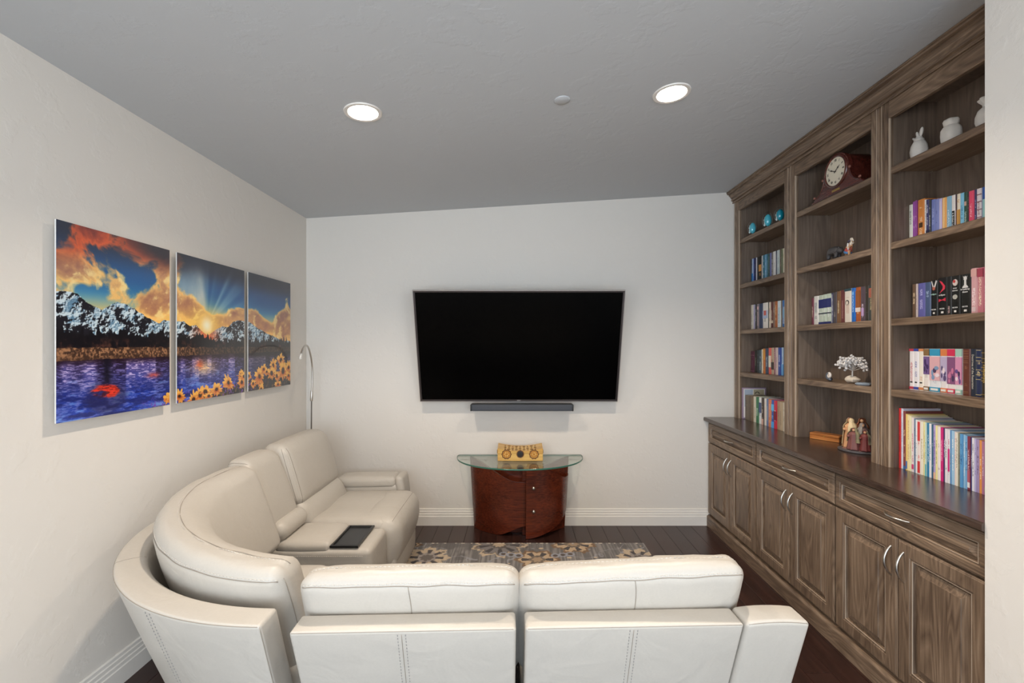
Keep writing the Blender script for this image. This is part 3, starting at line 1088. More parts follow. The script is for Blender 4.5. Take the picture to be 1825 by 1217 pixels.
def ring(x0, x1, z0, z1, loops):
    m = MB()
    v = []
    for ins, y in loops:
        v += [(x0 + ins, y, z0 + ins), (x1 - ins, y, z0 + ins), (x1 - ins, y, z1 - ins), (x0 + ins, y, z1 - ins)]
    f = []
    for i in range(len(loops) - 1):
        for k in range(4):
            f.append((i * 4 + k, i * 4 + (k + 1) % 4, i * 4 + 4 + (k + 1) % 4, i * 4 + 4 + k))
    return m.add(v, f)


ring(-w2, w2, 0, TVH, [(0.0, 0.03), (0.0, 0.001), (0.002, -0.001), (0.0055, -0.001)]).obj('outer_edge', SILVER, t)
ring(-w2, w2, 0, TVH, [(0.0055, -0.001), (0.008, 0.0005), (0.018, 0.0015), (0.0195, 0.005)]).obj('bezel', BEZEL, t)
MB().add([(-w2 + 0.019, 0.0045, 0.019), (w2 - 0.019, 0.0045, 0.019), (w2 - 0.019, 0.0045, TVH - 0.019), (-w2 + 0.019, 0.0045, TVH - 0.019)], [(0, 1, 2, 3)]).obj('screen', SCREEN, t)
MB().box(-w2 + 0.004, w2 - 0.004, 0.008, 0.03, 0.004, TVH - 0.004, 0.003).obj('housing', BLACKPL, t)
MB().box(-0.55, 0.55, 0.03, 0.05, 0.08, 0.62, 0.01).obj('rear_cover', BLACKPL, t)
MB().box(-0.22, 0.22, 0.05, 0.07, 0.28, 0.55).obj('mount_plate', BLACKPL, t)
M = Matrix(((1, 0, 0, 0), (0, 0, -1, -0.0006), (0, 1, 0, 0.0115), (0, 0, 0, 1)))
text_mb('SONY', 0.011, M).obj('brand_mark', plain('brand_silver', rgb(225, 222, 220), 0.4), t)

t = thing('soundbar', 'slim dark grey soundbar mounted just below the television', 'soundbar', (0.037, 3.70, 0.985))
soft((0.408, 0.045, 0.026), 0.008, (0, 0.001, 0.001), (12, 3, 3), lambda p: (0.037 + p[0], 3.705 + p[1], 1.006 + p[2])).obj('body', GREY_BAR, t, smooth=180)
for sx in (-1, 1):
    soft((0.007, 0.047, 0.027), 0.006, (0, 0, 0), (1, 3, 3), lambda p, sx=sx: (0.037 + sx * 0.409 + p[0], 3.705 + p[1], 1.006 + p[2])).obj('end_cap', BLACKPL, t, smooth=180)
MB().box(-0.371, 0.445, 3.665, 3.745, 1.0322, 1.0340, 0.0006).obj('top_panel', BLACKPL, t)
MB().box(-0.10, 0.17, 3.75, YB, 0.99, 1.02).obj('bracket', BLACKPL, t)

# ------------------------------------------------------------------ numpy painting helpers
def vnoise(x, y, seed=0):
    xi, yi = np.floor(x), np.floor(y)
    fx, fy = x - xi, y - yi
    fx = fx * fx * (3 - 2 * fx)
    fy = fy * fy * (3 - 2 * fy)

    def hsh(a, b):
        s = np.sin(a * 127.1 + b * 311.7 + seed * 74.7) * 43758.5453
        return s - np.floor(s)
    a = hsh(xi, yi) * (1 - fx) + hsh(xi + 1, yi) * fx
    b = hsh(xi, yi + 1) * (1 - fx) + hsh(xi + 1, yi + 1) * fx
    return a * (1 - fy) + b * fy


def fbm(x, y, seed=0, oct=5, gain=0.5):
    s, a, n = 0, 1, 0
    for i in range(oct):
        s = s + a * vnoise(x * 2 ** i, y * 2 ** i, seed + i * 3)
        n += a
        a *= gain
    return s / n


def sstep(a, b, x):
    t = np.clip((x - a) / (b - a), 0, 1)
    return t * t * (3 - 2 * t)


def mixc(c, col, k):
    k = np.clip(k, 0, 1)[..., None]
    return c * (1 - k) + (np.array(col) / 255.0 if not isinstance(col, np.ndarray) else col) * k


def to_lin(c):
    c = np.clip(c, 0, 1)
    return np.where(c <= 0.04045, c / 12.92, ((c + 0.055) / 1.055) ** 2.4)


def set_print(me, rgbs):
    ca = me.color_attributes.new('print', 'FLOAT_COLOR', 'POINT')
    arr = np.ones((len(me.vertices), 4), dtype=np.float32)
    arr[:, :3] = rgbs
    ca.data.foreach_set('color', arr.ravel())


def grid_mesh(name, P, faces_mat):
    """P: (ny, nx, 3) points -> mesh of quads"""
    ny, nx = P.shape[:2]
    idx = np.arange(ny * nx).reshape(ny, nx)
    q = np.stack([idx[:-1, :-1], idx[:-1, 1:], idx[1:, 1:], idx[1:, :-1]], -1).reshape(-1, 4)
    me = bpy.data.meshes.new(name)
    me.vertices.add(ny * nx)
    me.vertices.foreach_set('co', P.reshape(-1).astype(np.float32))
    me.loops.add(len(q) * 4)
    me.loops.foreach_set('vertex_index', q.ravel().astype(np.int32))
    me.polygons.add(len(q))
    me.polygons.foreach_set('loop_start', np.arange(0, len(q) * 4, 4, dtype=np.int32))
    me.update(calc_edges=True)
    me.materials.append(faces_mat)
    return me


FLOWERS = [(0.99, 0.955, 0.075), (1.03, 0.955, 0.085), (1.21, 0.995, 0.09), (1.30, 0.965, 0.08), (1.37, 0.95, 0.085), (1.42, 0.985, 0.07), (1.534, 0.944, 0.092), (1.723, 0.906, 0.088), (1.955, 0.915, 0.082), (1.945, 0.855, 0.08), (2.0, 0.87, 0.08),
           (2.746, 0.752, 0.105), (2.548, 0.80, 0.095), (2.236, 0.885, 0.12), (2.33, 0.825, 0.09), (2.40, 0.85, 0.07), (2.514, 0.868, 0.10), (2.80, 0.857, 0.12), (2.95, 0.83, 0.09), (2.95, 0.91, 0.10), (2.67, 0.98, 0.09), (2.27, 1.0, 0.08), (2.64, 0.90, 0.07), (2.10, 0.94, 0.06)]


def landscape(X, T):
    one = np.ones_like(X)

    def flatc(r, g, b):
        return np.stack([r / 255 * one, g / 255 * one, b / 255 * one], -1)
    sx, sy = 1.39, 0.47
    dx, dy = X - sx, (sy - T) * 1.38
    ang = np.arctan2(dy, dx)
    dist = np.hypot(dx, dy)
    left = sstep(1.25, 0.95, X)
    # sky
    c = flatc(26, 36, 60)
    c = mixc(c, (24, 84, 142), sstep(0.02, 0.24, T))
    c = mixc(c, (84, 160, 196), sstep(0.22, 0.42, T))
    c = mixc(c, (252, 198, 98), sstep(0.33, 0.50, T + 0.05 * fbm(X * 3, T * 3, 5)))
    haze = sstep(1.45, 1.8, ang) * sstep(3.0, 2.3, ang) * sstep(0.95, 0.15, dist) * sstep(0.85, 1.0, X)
    c = mixc(c, (214, 216, 204), haze * (0.5 + 0.6 * fbm(X * 6, T * 5, 7)))
    rays = vnoise(ang * 9 + 3, 0 * ang, 3) ** 2 * sstep(0.95, 0.3, dist) * sstep(1.7, 1.4, ang) * sstep(0.05, 0.3, ang)
    c = mixc(c, (196, 220, 226), rays * 0.55)
    c = mixc(c, (22, 28, 48), sstep(0.16, 0.0, T) * sstep(0.8, 1.1, X) * 0.75)
    # clouds with lit edges turned to the sun

    def cloud(x, t):
        wx = fbm(x * 2.0, t * 2.4, 11, 4) - 0.5
        return fbm(x * 2.4 + wx * 1.5 - t * 1.3, t * 4.6 + x * 1.3 + wx * 1.2, 21, 7, 0.56)
    n0 = cloud(X, T)
    r_ = np.maximum(dist, 0.05)
    n1 = cloud(X - 0.055 * dx / r_, T + 0.040 * dy / r_)
    lit = np.clip((n0 - n1) * 4.5 + 0.50, 0, 1)
    dens = left * (0.015 + 0.05 * np.cos(T * 20 + 1.4 - 2.2 * X)) + (1 - left) * (-0.30 + 0.40 * sstep(0.25, 0.38, T + 0.06 * np.sin(X * 7)))
    alpha = sstep(0.46, 0.58, n0 + dens)
    body = sstep(0.50, 0.72, n0 + dens)
    cc = mixc(flatc(252, 196, 112), (168, 108, 84), np.clip(body * 1.2 - lit * 0.8 + 0.10 - 1.6 * np.maximum(0, T - 0.34), 0, 1))
    cc = mixc(cc, (255, 226, 150), sstep(0.6, 0.95, lit) * 0.8)
    redn = sstep(0.22, 0.08, T - 0.06 * (0.5 - X)) * left
    cc = mixc(cc, mixc(flatc(232, 96, 46), (110, 36, 36), np.clip(body * 1.1 - lit * 0.5 + 0.1, 0, 1)), redn)
    c = mixc(c, cc, alpha * 0.93)
    c = mixc(c, (26, 30, 46), sstep(0.16, 0.0, T - 0.10 * (X - 0.7)) * left * sstep(0.35, 0.9, X) * 0.9)
    c = mixc(c, (255, 206, 84), 0.75 * np.exp(-(np.hypot(dx, dy * 1.5) / 0.26) ** 2))
    c = mixc(c, (255, 246, 214), np.exp(-(dist / 0.075) ** 2))
    # mountains
    px = [0, 0.05, 0.15, 0.22, 0.34, 0.42, 0.48, 0.56, 0.64, 0.76, 0.88, 0.94, 1.0, 1.08, 1.16, 1.24, 1.30, 1.36, 1.40, 1.46, 1.55, 1.63, 1.72, 1.80, 1.88, 1.96, 2.03, 2.10, 2.22, 2.40, 2.6, 2.8, 2.9, 3.0]
    pt = [0.355, 0.345, 0.352, 0.395, 0.425, 0.39, 0.372, 0.385, 0.405, 0.45, 0.48, 0.455, 0.46, 0.455, 0.485, 0.475, 0.50, 0.53, 0.545, 0.52, 0.49, 0.47, 0.475, 0.43, 0.415, 0.413, 0.42, 0.44, 0.47, 0.505, 0.535, 0.575, 0.565, 0.575]
    prof = np.interp(X, px, pt) + 0.012 * (fbm(X * 24, 0 * X, 41, 4) - 0.5)
    dep = np.maximum(T - prof, 0)

    def ridge(x, t):
        q = fbm(x * 9 + 5.5 * t, t * 15 - 3 * x, 51, 6, 0.58)
        return 1 - np.abs(2 * q - 1)
    h0 = ridge(X, T)
    sl = (ridge(X + 0.008, T + 0.004) - h0) * 14
    fine = fbm(X * 46 + T * 30, T * 70 - X * 24, 57, 4, 0.6)
    big = fbm(X * 13 + 9 * T, T * 20 - 5 * X, 58, 4, 0.55)
    snow = sstep(0.10, -0.10, (big - 0.53) * 1.5 + (fine - 0.5) * 0.55 + sl * 0.12 + 2.0 * np.maximum(0, dep - 0.11))
    mc = mixc(flatc(26, 24, 32), mixc(flatc(206, 222, 230), (98, 136, 164), np.clip(0.5 + sl * 0.6, 0, 1)), snow)
    mc = mixc(mc, (236, 92, 24), 0.95 * np.exp(-(np.hypot(dx * 1.0, (T - 0.55) * 1.4) / 0.15) ** 2) * (0.45 + fine))
    c = np.where((T > prof)[..., None], mc, c)
    # dark treeline with ragged tops
    rag = vnoise(X * 70, 0 * X, 63) ** 2 * 0.030 + vnoise(X * 28, 0 * X, 66) ** 3 * 0.045
    tl = 0.578 - 0.028 * fbm(X * 6, 0 * X, 61, 3) - rag + 0.02 * sstep(1.3, 1.5, X)
    tc = mixc(flatc(16, 12, 18), (78, 48, 40), sstep(0.50, 0.80, fbm(X * 30, T * 34, 65)) * sstep(0.55, 0.62, T))
    c = mixc(c, tc, sstep(-0.002, 0.006, T - tl + 0.03 * (fine - 0.5)))
    # reed bank
    g0 = 0.624 + 0.008 * vnoise(X * 20, 0 * X, 71)
    gr = fbm(X * 75, T * 90, 73, 4, 0.6)
    gc = mixc(flatc(66, 44, 34), (190, 138, 98), sstep(0.36, 0.74, gr) * (0.85 - 0.4 * sstep(0.66, 0.70, T)))
    gc = gc * (0.50 + 0.50 * sstep(1.7, 0.8, X))[..., None]
    c = mixc(c, gc, sstep(-0.003, 0.004, T - g0))
    # water
    w0 = 0.692 - 0.008 * X + 0.006 * vnoise(X * 16, 0 * X, 81)
    rip = fbm(X * 34, T * 210, 83, 4, 0.65)
    wav = fbm(X * 9, T * 46, 87, 4, 0.55)
    depth = sstep(0.70, 0.95, T)
    wc = mixc(flatc(86, 74, 140), (26, 60, 172), depth)
    pil = sstep(0.46, 0.62, vnoise(X * 11 + 1.3, T * 1.4, 85)) * (1 - 0.85 * depth)
    wc = mixc(wc, (216, 196, 236), sstep(0.40, 0.70, rip + 0.16 * vnoise(X * 9 + 5, T * 1.2, 88) - 0.06) * (0.95 - 0.55 * depth) * (1 - 0.8 * pil))
    wc = mixc(wc, (26, 12, 34), pil * 0.85 * sstep(0.75, 0.40, rip))
    wc = mixc(wc, (14, 24, 96), sstep(0.52, 0.36, wav) * 0.75 * depth)
    wc = mixc(wc, (120, 160, 230), sstep(0.58, 0.74, wav) * 0.75 * depth)
    wc = mixc(wc, (34, 14, 24), sstep(0.735, 0.69, T) * 0.85)
    wc = mixc(wc, (14, 10, 26), np.exp(-((X - 0.38) / 0.040) ** 2) * 0.85 * sstep(0.86, 0.80, T))
    rp = np.exp(-(((X - 0.37) / 0.145) ** 2 + ((T - 0.868) / 0.045) ** 2) * 1.2)
    wc = mixc(wc, (30, 14, 40), sstep(0.12, 0.45, np.exp(-(((X - 0.38) / 0.16) ** 2 + ((T - 0.90) / 0.08) ** 2))) * 0.45 * (0.4 + wav))
    wc = mixc(wc, (226, 58, 38), sstep(0.34, 0.60, rp * (0.05 + 1.5 * wav) + 0.25 * (rip - 0.5)))
    wc = mixc(wc, (90, 20, 24), sstep(0.30, 0.75, rp) * sstep(0.55, 0.42, rip) * 0.7)
    wc = mixc(wc, (222, 80, 50), 0.8 * np.exp(-(((X - 0.82) / 0.06) ** 2 + ((T - 0.80) / 0.016) ** 2)) * (0.4 + rip))
    rf = np.exp(-(((X - 1.36) / 0.16) ** 2 + ((T - 0.775) / 0.05) ** 2))
    wc = mixc(wc, (255, 214, 160), np.clip(rf * (0.1 + 1.3 * rip), 0, 1))
    wc = mixc(wc, (226, 90, 36), 0.8 * np.exp(-(((X - 1.29) / 0.05) ** 2 + ((T - 0.75) / 0.03) ** 2)) * (0.4 + rip))
    wc = wc * (1 - 0.45 * sstep(1.7, 2.2, X))[..., None]
    c = np.where((T > w0)[..., None], wc, c)
    # flower bank: dark leaves, violet specks, sunflowers
    bank = np.interp(X, [0, 0.7, 0.95, 1.2, 1.5, 1.7, 2.0, 2.2, 2.6, 3.0], [1.2, 1.02, 0.99, 0.985, 0.95, 0.93, 0.91, 0.89, 0.86, 0.84]) + 0.05 * (fbm(X * 16, T * 16, 91) - 0.5)
    leaf = fbm(X * 44, T * 44, 93, 4)
    lc = mixc(flatc(18, 14, 22), (104, 78, 44), sstep(0.52, 0.74, leaf))
    c = mixc(c, lc, sstep(-0.004, 0.010, T - bank))
    spk = sstep(0.70, 0.80, vnoise(X * 85, T * 85, 95)) * sstep(-0.05, 0.02, T - bank + 0.03) * (X > 0.68) * sstep(2.6, 2.0, X)
    c = mixc(c, (116, 62, 176), spk)
    k = 0
    for (fx, ft, fr) in FLOWERS:
        k += 1
        tilt = 0.25 * math.sin(k * 2.1)
        ddx, ddy = (X - fx) + tilt * (T - ft), (T - ft) * 1.38 * (1.15 + 0.3 * math.sin(k * 1.3))
        a = np.arctan2(ddy, ddx)
        d = np.hypot(ddx, ddy) / (fr * 0.92)
        pn = vnoise((a + math.pi) * 3.2 + k * 7.7, 0 * a + k, 97)
        edge = 0.62 + 0.55 * pn + 0.12 * np.cos(a * 13 + k) + 0.20 * (fine - 0.5)
        sh = vnoise((a + math.pi) * 5.5 + k * 3.1, d * 1.5, 98)
        pc = mixc(flatc(250, 190, 84), (196, 92, 30), np.clip(0.55 * sh + sstep(0.6, 0.25, d) * 0.6 + 0.25 * np.sign(ddy), 0, 1))
        pc = mixc(pc, (52, 24, 14), sstep(0.36, 0.24, d + 0.06 * math.sin(k)))
        c = mixc(c, pc, sstep(0.03, -0.03, d - edge))
    return np.clip(c, 0, 1)


PRINT = painted('landscape_print', 0.30, 0.6)
ACRYL = plain('print_back', rgb(225, 222, 218), 0.4)
PY = [(1.719, 2.280), (2.329, 2.904), (2.946, 3.493)]
PZ0, PZ1, PX = 1.2095, 1.983, -1.742
who = ['left panel of the triptych: orange clouds over snowy mountains and blue lake', 'middle panel of the triptych: sun setting between mountains over the lake',
       'right panel of the triptych: light rays, dark peak and many sunflowers']
for k, (y0, y1) in enumerate(PY):
    t = thing('picture_panel', who[k], 'picture', (XL, (y0 + y1) / 2, PZ0), 'three-panel landscape print on the left wall')
    ny, nx = 460, 330
    s = np.linspace(0, 1, nx)
    tt = np.linspace(0, 1, ny)
    S, TT = np.meshgrid(s, tt)
    P = np.stack([np.full_like(S, PX), y0 + S * (y1 - y0), PZ1 - TT * (PZ1 - PZ0)], -1) - np.array(ORG[t])
    me = grid_mesh('print', P, PRINT)
    me.flip_normals()
    set_print(me, to_lin(landscape(S + k, TT)).reshape(-1, 3))
    link('print', me, t)
    MB().box(PX - 0.006, PX - 0.0003, y0, y1, PZ0, PZ1).obj('backing', ACRYL, t)
    for zr in (PZ1 - 0.14, PZ0 + 0.11):
        MB().box(XL, PX - 0.006, y0 + 0.05, y1 - 0.05, zr, zr + 0.03).obj('hanging_rail', SILVER, t)

# ------------------------------------------------------------------ rug
RX0, RX1, RY0, RY1 = -0.765, 0.957, 2.165, 3.450
nx, ny = 420, 350
s = np.linspace(RX0, RX1, nx)
u = np.linspace(RY0, RY1, ny)
XX, YY = np.meshgrid(s, u)
one = np.ones_like(XX)
stripe = fbm(XX * 110, YY * 5, 201, 3)
c = mixc(np.stack([0.43 * one, 0.415 * one, 0.41 * one], -1), (142, 137, 134), sstep(0.35, 0.7, stripe))
c = mixc(c, (100, 96, 95), sstep(0.62, 0.72, fbm(XX * 5, YY * 5, 203, 3)) * 0.7)
scr = np.abs(fbm(XX * 7 + 3, YY * 7, 205, 3) - 0.5)
c = mixc(c, (160, 160, 166), sstep(0.020, 0.010, scr) * 0.6)


def rosette(c, cx, cy, r, n, cols, seed):
    dx, dy = XX - cx, YY - cy
    d = np.hypot(dx, dy) / r
    a = np.arctan2(dy, dx)
    lobe = 1 + 0.14 * np.cos(a * n + seed) + 0.05 * np.cos(a * n * 3)
    for (r0, col) in cols:
        c = mixc(c, col, sstep(0.02, -0.02, d - r0 * lobe - 0.16 * (fbm(XX * 38, YY * 38, 207, 3) - 0.5)) * 0.72)
    pet = (np.abs(np.cos(a * n / 2 + seed)) > 0.80) & (d > 0.42) & (d < 0.80)
    c = mixc(c, (84, 80, 80), pet.astype(float))
    return c


BEIGE, TAN, DK, GRY, BRN = (210, 186, 156), (180, 154, 126), (92, 84, 80), (132, 128, 130), (128, 98, 72)
A = [(1.0, BEIGE), (0.88, DK), (0.80, GRY), (0.36, DK), (0.22, BEIGE)]
B = [(1.0, BRN), (0.84, BEIGE), (0.42, DK), (0.26, TAN)]
C_ = [(1.0, BEIGE), (0.55, GRY), (0.30, DK)]
for (cx, cy, r, n, cols, sd) in ((-0.135, 3.42, 0.19, 9, A, 0.4), (0.42, 3.435, 0.15, 7, B, 1.3), (-0.64, 3.21, 0.15, 8, C_, 0.2), (0.86, 3.20, 0.14, 8, C_, 2.0), (0.14, 3.18, 0.14, 6, B, 0.0), (-0.42, 2.9, 0.2, 9, A, 0.9),
                                 (0.55, 2.85, 0.2, 9, A, 0.1), (0.1, 2.55, 0.17, 7, B, 0.8), (-0.7, 2.5, 0.16, 8, C_, 0.5), (-0.85, 3.42, 0.12, 7, B, 0.2)):
    c = rosette(c, cx, cy, r, n, cols, sd)
for i in range(70):
    cx, cy, r = RNG.uniform(RX0, RX1), RNG.uniform(2.6, RY1), RNG.uniform(0.008, 0.018)
    d = np.hypot(XX - cx, (YY - cy) * 1.4) / r
    c = mixc(c, RNG.choice([DK, BEIGE, (150, 150, 156)]), (d < 1).astype(float) * 0.8)
for sx in (-1, 1):                     # curled tendrils either side of the centre motif
    for i in range(3):
        cx, cy, r = 0.14 + sx * (0.13 + 0.055 * i), 3.24 + 0.012 * i, 0.026
        d = np.abs(np.hypot(XX - cx, YY - cy) - r)
        c = mixc(c, (150, 152, 160), (d < 0.006).astype(float))
        c = mixc(c, DK, (np.hypot(XX - cx, YY - cy) < r - 0.010).astype(float))
for i in range(46):                    # pile fringe at the far edge: fine cream ticks
    cx = RNG.uniform(RX0, RX1)
    c = mixc(c, (216, 204, 186), ((np.abs(XX - cx) < 0.007) & (YY > RY1 - 0.012)).astype(float) * 0.7)
t = thing('area_rug', 'grey patterned rug with beige floral rosettes lying in front of the sofa', 'rug', (0, 2.6, 0))
P = np.stack([XX, YY, 0.0115 + 0.0012 * stripe], -1) - np.array(ORG[t])
me = grid_mesh('pile', P, painted('rug_pile', 0.95, 0, 0.1))
set_print(me, to_lin(c).reshape(-1, 3))
link('pile', me, t)
MB().box(RX0, RX1, RY0, RY1, 0.0005, 0.0112, 0.002).obj('backing', plain('rug_backing', rgb(120, 112, 104), 0.95), t)

# ------------------------------------------------------------------ arc reading lamp in the corner
lx, ly = -1.665, 3.66
t = thing('arc_lamp', 'thin metal gooseneck floor lamp standing in the corner behind the sofa', 'lamp', (lx, ly, 0))
MB().lathe([(0.0, 0.002), (0.095, 0.002), (0.098, 0.010), (0.090, 0.018), (0.02, 0.024), (0.012, 0.04)], (lx, ly, 0), 28, cap=False).obj('base', CHROME, t, smooth=40)
MB().tube([(lx, ly, 0.02), (lx + 0.01, ly, 1.06)], 0.0055, 8).obj('pole', plain('lamp_pole', rgb(120, 112, 104), 0.35, metal=0.8), t, smooth=60)
MB().tube([(lx + 0.01, ly, 1.06), (lx + 0.0105, ly, 1.075), (lx + 0.012, ly, 1.14), (lx + 0.0125, ly, 1.15)], [0.009, 0.012, 0.010, 0.007], 10).obj('collar', CHROME, t, smooth=50)
arc = [(lx + 0.0125, ly, 1.14), (lx + 0.018, 3.658, 1.25), (lx + 0.020, 3.645, 1.36), (lx + 0.026, 3.60, 1.45), (lx + 0.045, 3.52, 1.500), (lx + 0.065, 3.44, 1.508), (lx + 0.085, 3.36, 1.488), (lx + 0.103, 3.29, 1.445), (lx + 0.115, 3.25, 1.415)]
pts = []
for i in range(len(arc) - 1):
    p0, p1, p2, p3 = [Vector(arc[max(0, min(len(arc) - 1, i + j))]) for j in (-1, 0, 1, 2)]
    for q in range(5):
        w = q / 5
        pts.append(0.5 * ((2 * p1) + (p2 - p0) * w + (2 * p0 - 5 * p1 + 4 * p2 - p3) * w * w + (3 * p1 - p0 - 3 * p2 + p3) * w ** 3))
pts.append(Vector(arc[-1]))
MB().tube(pts[:-4], 0.0068, 8).obj('gooseneck', CHROME, t, smooth=60)
MB().tube(pts[-6:], [0.0075, 0.0085, 0.0095, 0.010, 0.010, 0.009], 10).obj('lamp_head', plain('lamp_white', rgb(232, 229, 224), 0.4), t, smooth=60)

# ------------------------------------------------------------------ half-moon console table with glass top
TCX, TBY, TZ = 0.021, 3.800, 0.598
t = thing('console_table', 'half-moon console table with glass top on curved red mahogany panels', 'table', (TCX, 3.6, 0))
outl = []
for i in range(41):
    a = math.pi * i / 40
    outl.append((TCX + 0.518 * math.cos(a), TBY - 0.03 - 0.425 * math.sin(a) ** 0.92))
outl = [(TCX + 0.512, TBY)] + outl + [(TCX - 0.512, TBY)]
ins = [(TCX + (p[0] - TCX) * 0.992, TBY + (p[1] - TBY) * 0.992 - 0.002) for p in outl]
gm = MB().add([(p[0], p[1], TZ - 0.0005) for p in ins] + [(p[0], p[1], TZ - 0.0115) for p in ins], [tuple(range(len(ins))), tuple(range(len(ins), 2 * len(ins)))])
gl = gm.obj('glass_top', GLASS, t)
em = MB()
n = len(outl)
em.add([(p[0], p[1], TZ) for p in ins] + [(p[0], p[1], TZ - 0.002) for p in outl] + [(p[0], p[1], TZ - 0.010) for p in outl] + [(p[0], p[1], TZ - 0.012) for p in ins],
       [(k * n + i, k * n + (i + 1) % n, k * n + n + (i + 1) % n, k * n + n + i) for k in range(3) for i in range(n)])
em.obj('glass_edge', GLASS_EDGE, gl, smooth=40)


def curved_sheet(name, plan, top, bot, mat, th=0.016, n=36):
    """plan(t) -> (x, y); top(t), bot(t) -> heights; a bent plywood sheet of even thickness"""
    m = MB()
    tap = lambda x_, z_: TCX + (x_ - TCX) * (1 - 0.085 * (1 - z_ / 0.585))      # the base narrows towards the floor
    P = [Vector(plan(i / n)) for i in range(n + 1)]
    v = []
    for i in range(n + 1):
        d = (P[min(i + 1, n)] - P[max(i - 1, 0)]).normalized()
        nr = Vector((-d.y, d.x)) * th
        z1, z0 = top(i / n), bot(i / n)
        v += [(tap(P[i].x, z0), P[i].y, z0), (tap(P[i].x, z1), P[i].y, z1), (tap(P[i].x + nr.x, z1), P[i].y + nr.y, z1), (tap(P[i].x + nr.x, z0), P[i].y + nr.y, z0)]
    f = []
    for i in range(n):
        for k in range(4):
            f.append((i * 4 + k, i * 4 + (k + 1) % 4, i * 4 + 4 + (k + 1) % 4, i * 4 + 4 + k))
    f += [(3, 2, 1, 0), (n * 4, n * 4 + 1, n * 4 + 2, n * 4 + 3)]
    return m.add(v, f).obj(name, mat, t, smooth=35)


def sm(a, b, x):
    w = max(0.0, min(1.0, (x - a) / (b - a)))
    return w * w * (3 - 2 * w)


def planL(s_):
    # bows out a little from the back left corner, then runs forward to the middle
    return (TCX - 0.415 + 0.475 * s_, 3.785 - 0.205 * math.sin(s_ * 1.75) ** 0.75)


def planR(s_):
    a = math.pi * (0.48 * (1 - s_))
    return (TCX + 0.025 + 0.385 * math.cos(a), 3.785 - 0.245 * math.sin(a) ** 0.9)


curved_sheet('front_panel', planL, lambda s_: 0.585 - 0.155 * sm(0.0, 0.85, s_), lambda s_: 0.002 + 0.085 * sm(0.42, 1.0, s_), MAHOG_H)
curved_sheet('front_panel', planR, lambda s_: 0.585 - 0.138 * sm(0.05, 0.75, s_), lambda s_: 0.002 + 0.20 * s_ ** 1.6, MAHOG_H)
curved_sheet('back_panel', lambda s_: (TCX - 0.40 + 0.55 * s_, 3.77 - 0.10 * math.sin(s_ * 2.2)), lambda s_: 0.50 + 0.03 * s_, lambda s_: 0.002, MAHOG_H)
curved_sheet('back_panel', lambda s_: (TCX + 0.02 + 0.385 * s_, 3.62 + 0.155 * s_ - 0.05 * math.sin(s_ * 3.14)), lambda s_: 0.52 + 0.066 * sm(0.1, 1, s_), lambda s_: 0.002, MAHOG_H)
for zz in (0.396, 0.214):
    bx_, by_ = planR(0.10)
    m = MB().lathe([(0.0, 0.012), (0.010, 0.010), (0.013, 0.005), (0.013, 0.0)], seg=16, cap=False)
    m.xf(Matrix.Translation((bx_, by_ - 0.0005, zz)) @ Matrix.Rotation(rad(90), 4, 'X'))
    m.obj('bolt', NICKEL, t, smooth=50)
for (qx, qy) in (planL(0.3), planR(0.0), planR(0.25)):
    MB().lathe([(0.012, TZ - 0.022), (0.012, TZ - 0.012)], (qx, qy + 0.01, 0), 14).obj('glass_pad', NICKEL, t, smooth=40)

# decorated yellow box on the glass
YEL = wood('pale_yellow_wood', 0, rgb(190, 140, 66), rgb(218, 176, 98), rgb(232, 200, 128), rough=0.35, ring=4)
PATT = plain('burnt_pattern', rgb(112, 66, 20), 0.5)
PATT2 = plain('burnt_pattern_light', rgb(186, 122, 36), 0.5)
bxw, bxd = 0.357, 0.16
bcx, bcy = 0.023, 3.66
t = thing('decorated_box', 'yellow wooden box with concave lid and burnt rosette medallions on the glass table', 'box', (bcx, bcy, TZ))
w2, d2 = bxw / 2, bxd / 2
z0 = TZ + 0.001
MB().box(bcx - w2, bcx + w2, bcy - d2, bcy + d2, z0, z0 + 0.057, 0.002).obj('body', YEL, t)
lidp = [(-w2, 0.0)] + [(w2, 0.0)]
NN = 24
tp = []
for i in range(NN + 1):
    xx = w2 - 0.012 - (bxw - 0.024) * i / NN
    u_ = xx / (w2 - 0.012)
    tp.append((xx, 0.078 - 0.040 * (1 - u_ * u_) - 0.0))
pr = [(-w2, 0.001), (w2, 0.001), (w2, 0.040), (w2 - 0.006, 0.042)] + [(a, 0.042 - 0.022 * (1 - (a / w2) ** 2)) for a, b in tp] + [(-w2 + 0.006, 0.042), (-w2, 0.040)]
lid = MB().prism(pr, lambda p: (bcx + p[0], bcy - d2, z0 + 0.058 + p[1]), lambda p: (bcx + p[0], bcy + d2, z0 + 0.058 + p[1] + 0.010)).obj('lid', YEL, t)
for i in range(9):                       # scrolled pattern on the lid's hollow
    a = -0.12 + 0.03 * i
    zz = z0 + 0.058 + 0.042 - 0.022 * (1 - (a / w2) ** 2) + 0.0022
    for j in range(3):
        yy = bcy - d2 + 0.022 + 0.045 * j + (0.012 if i % 2 else 0)
        ex = 0.012 if (i + j) % 2 else 0.006
        MB().ellipsoid((bcx + a, yy, zz + 0.010 * (yy - bcy + d2) / bxd), (ex, 0.010, 0.0012), 10, 4).obj('lid_scroll', PATT, lid, smooth=60)
for sx in (-1, 1):
    MB().box(bcx + sx * (w2 + 0.003) - 0.004, bcx + sx * (w2 + 0.003) + 0.004, bcy - 0.02, bcy + 0.02, z0 + 0.045, z0 + 0.072, 0.002).obj('side_handle', PATT, t)


def front_disc(cx_, cz_, prof, seg=24, fn=None):
    m = MB().lathe(prof, seg=seg, fn=fn, cap=False)
    return m.xf(Matrix.Translation((cx_, bcy - d2, cz_)) @ Matrix.Rotation(rad(90), 4, 'X'))


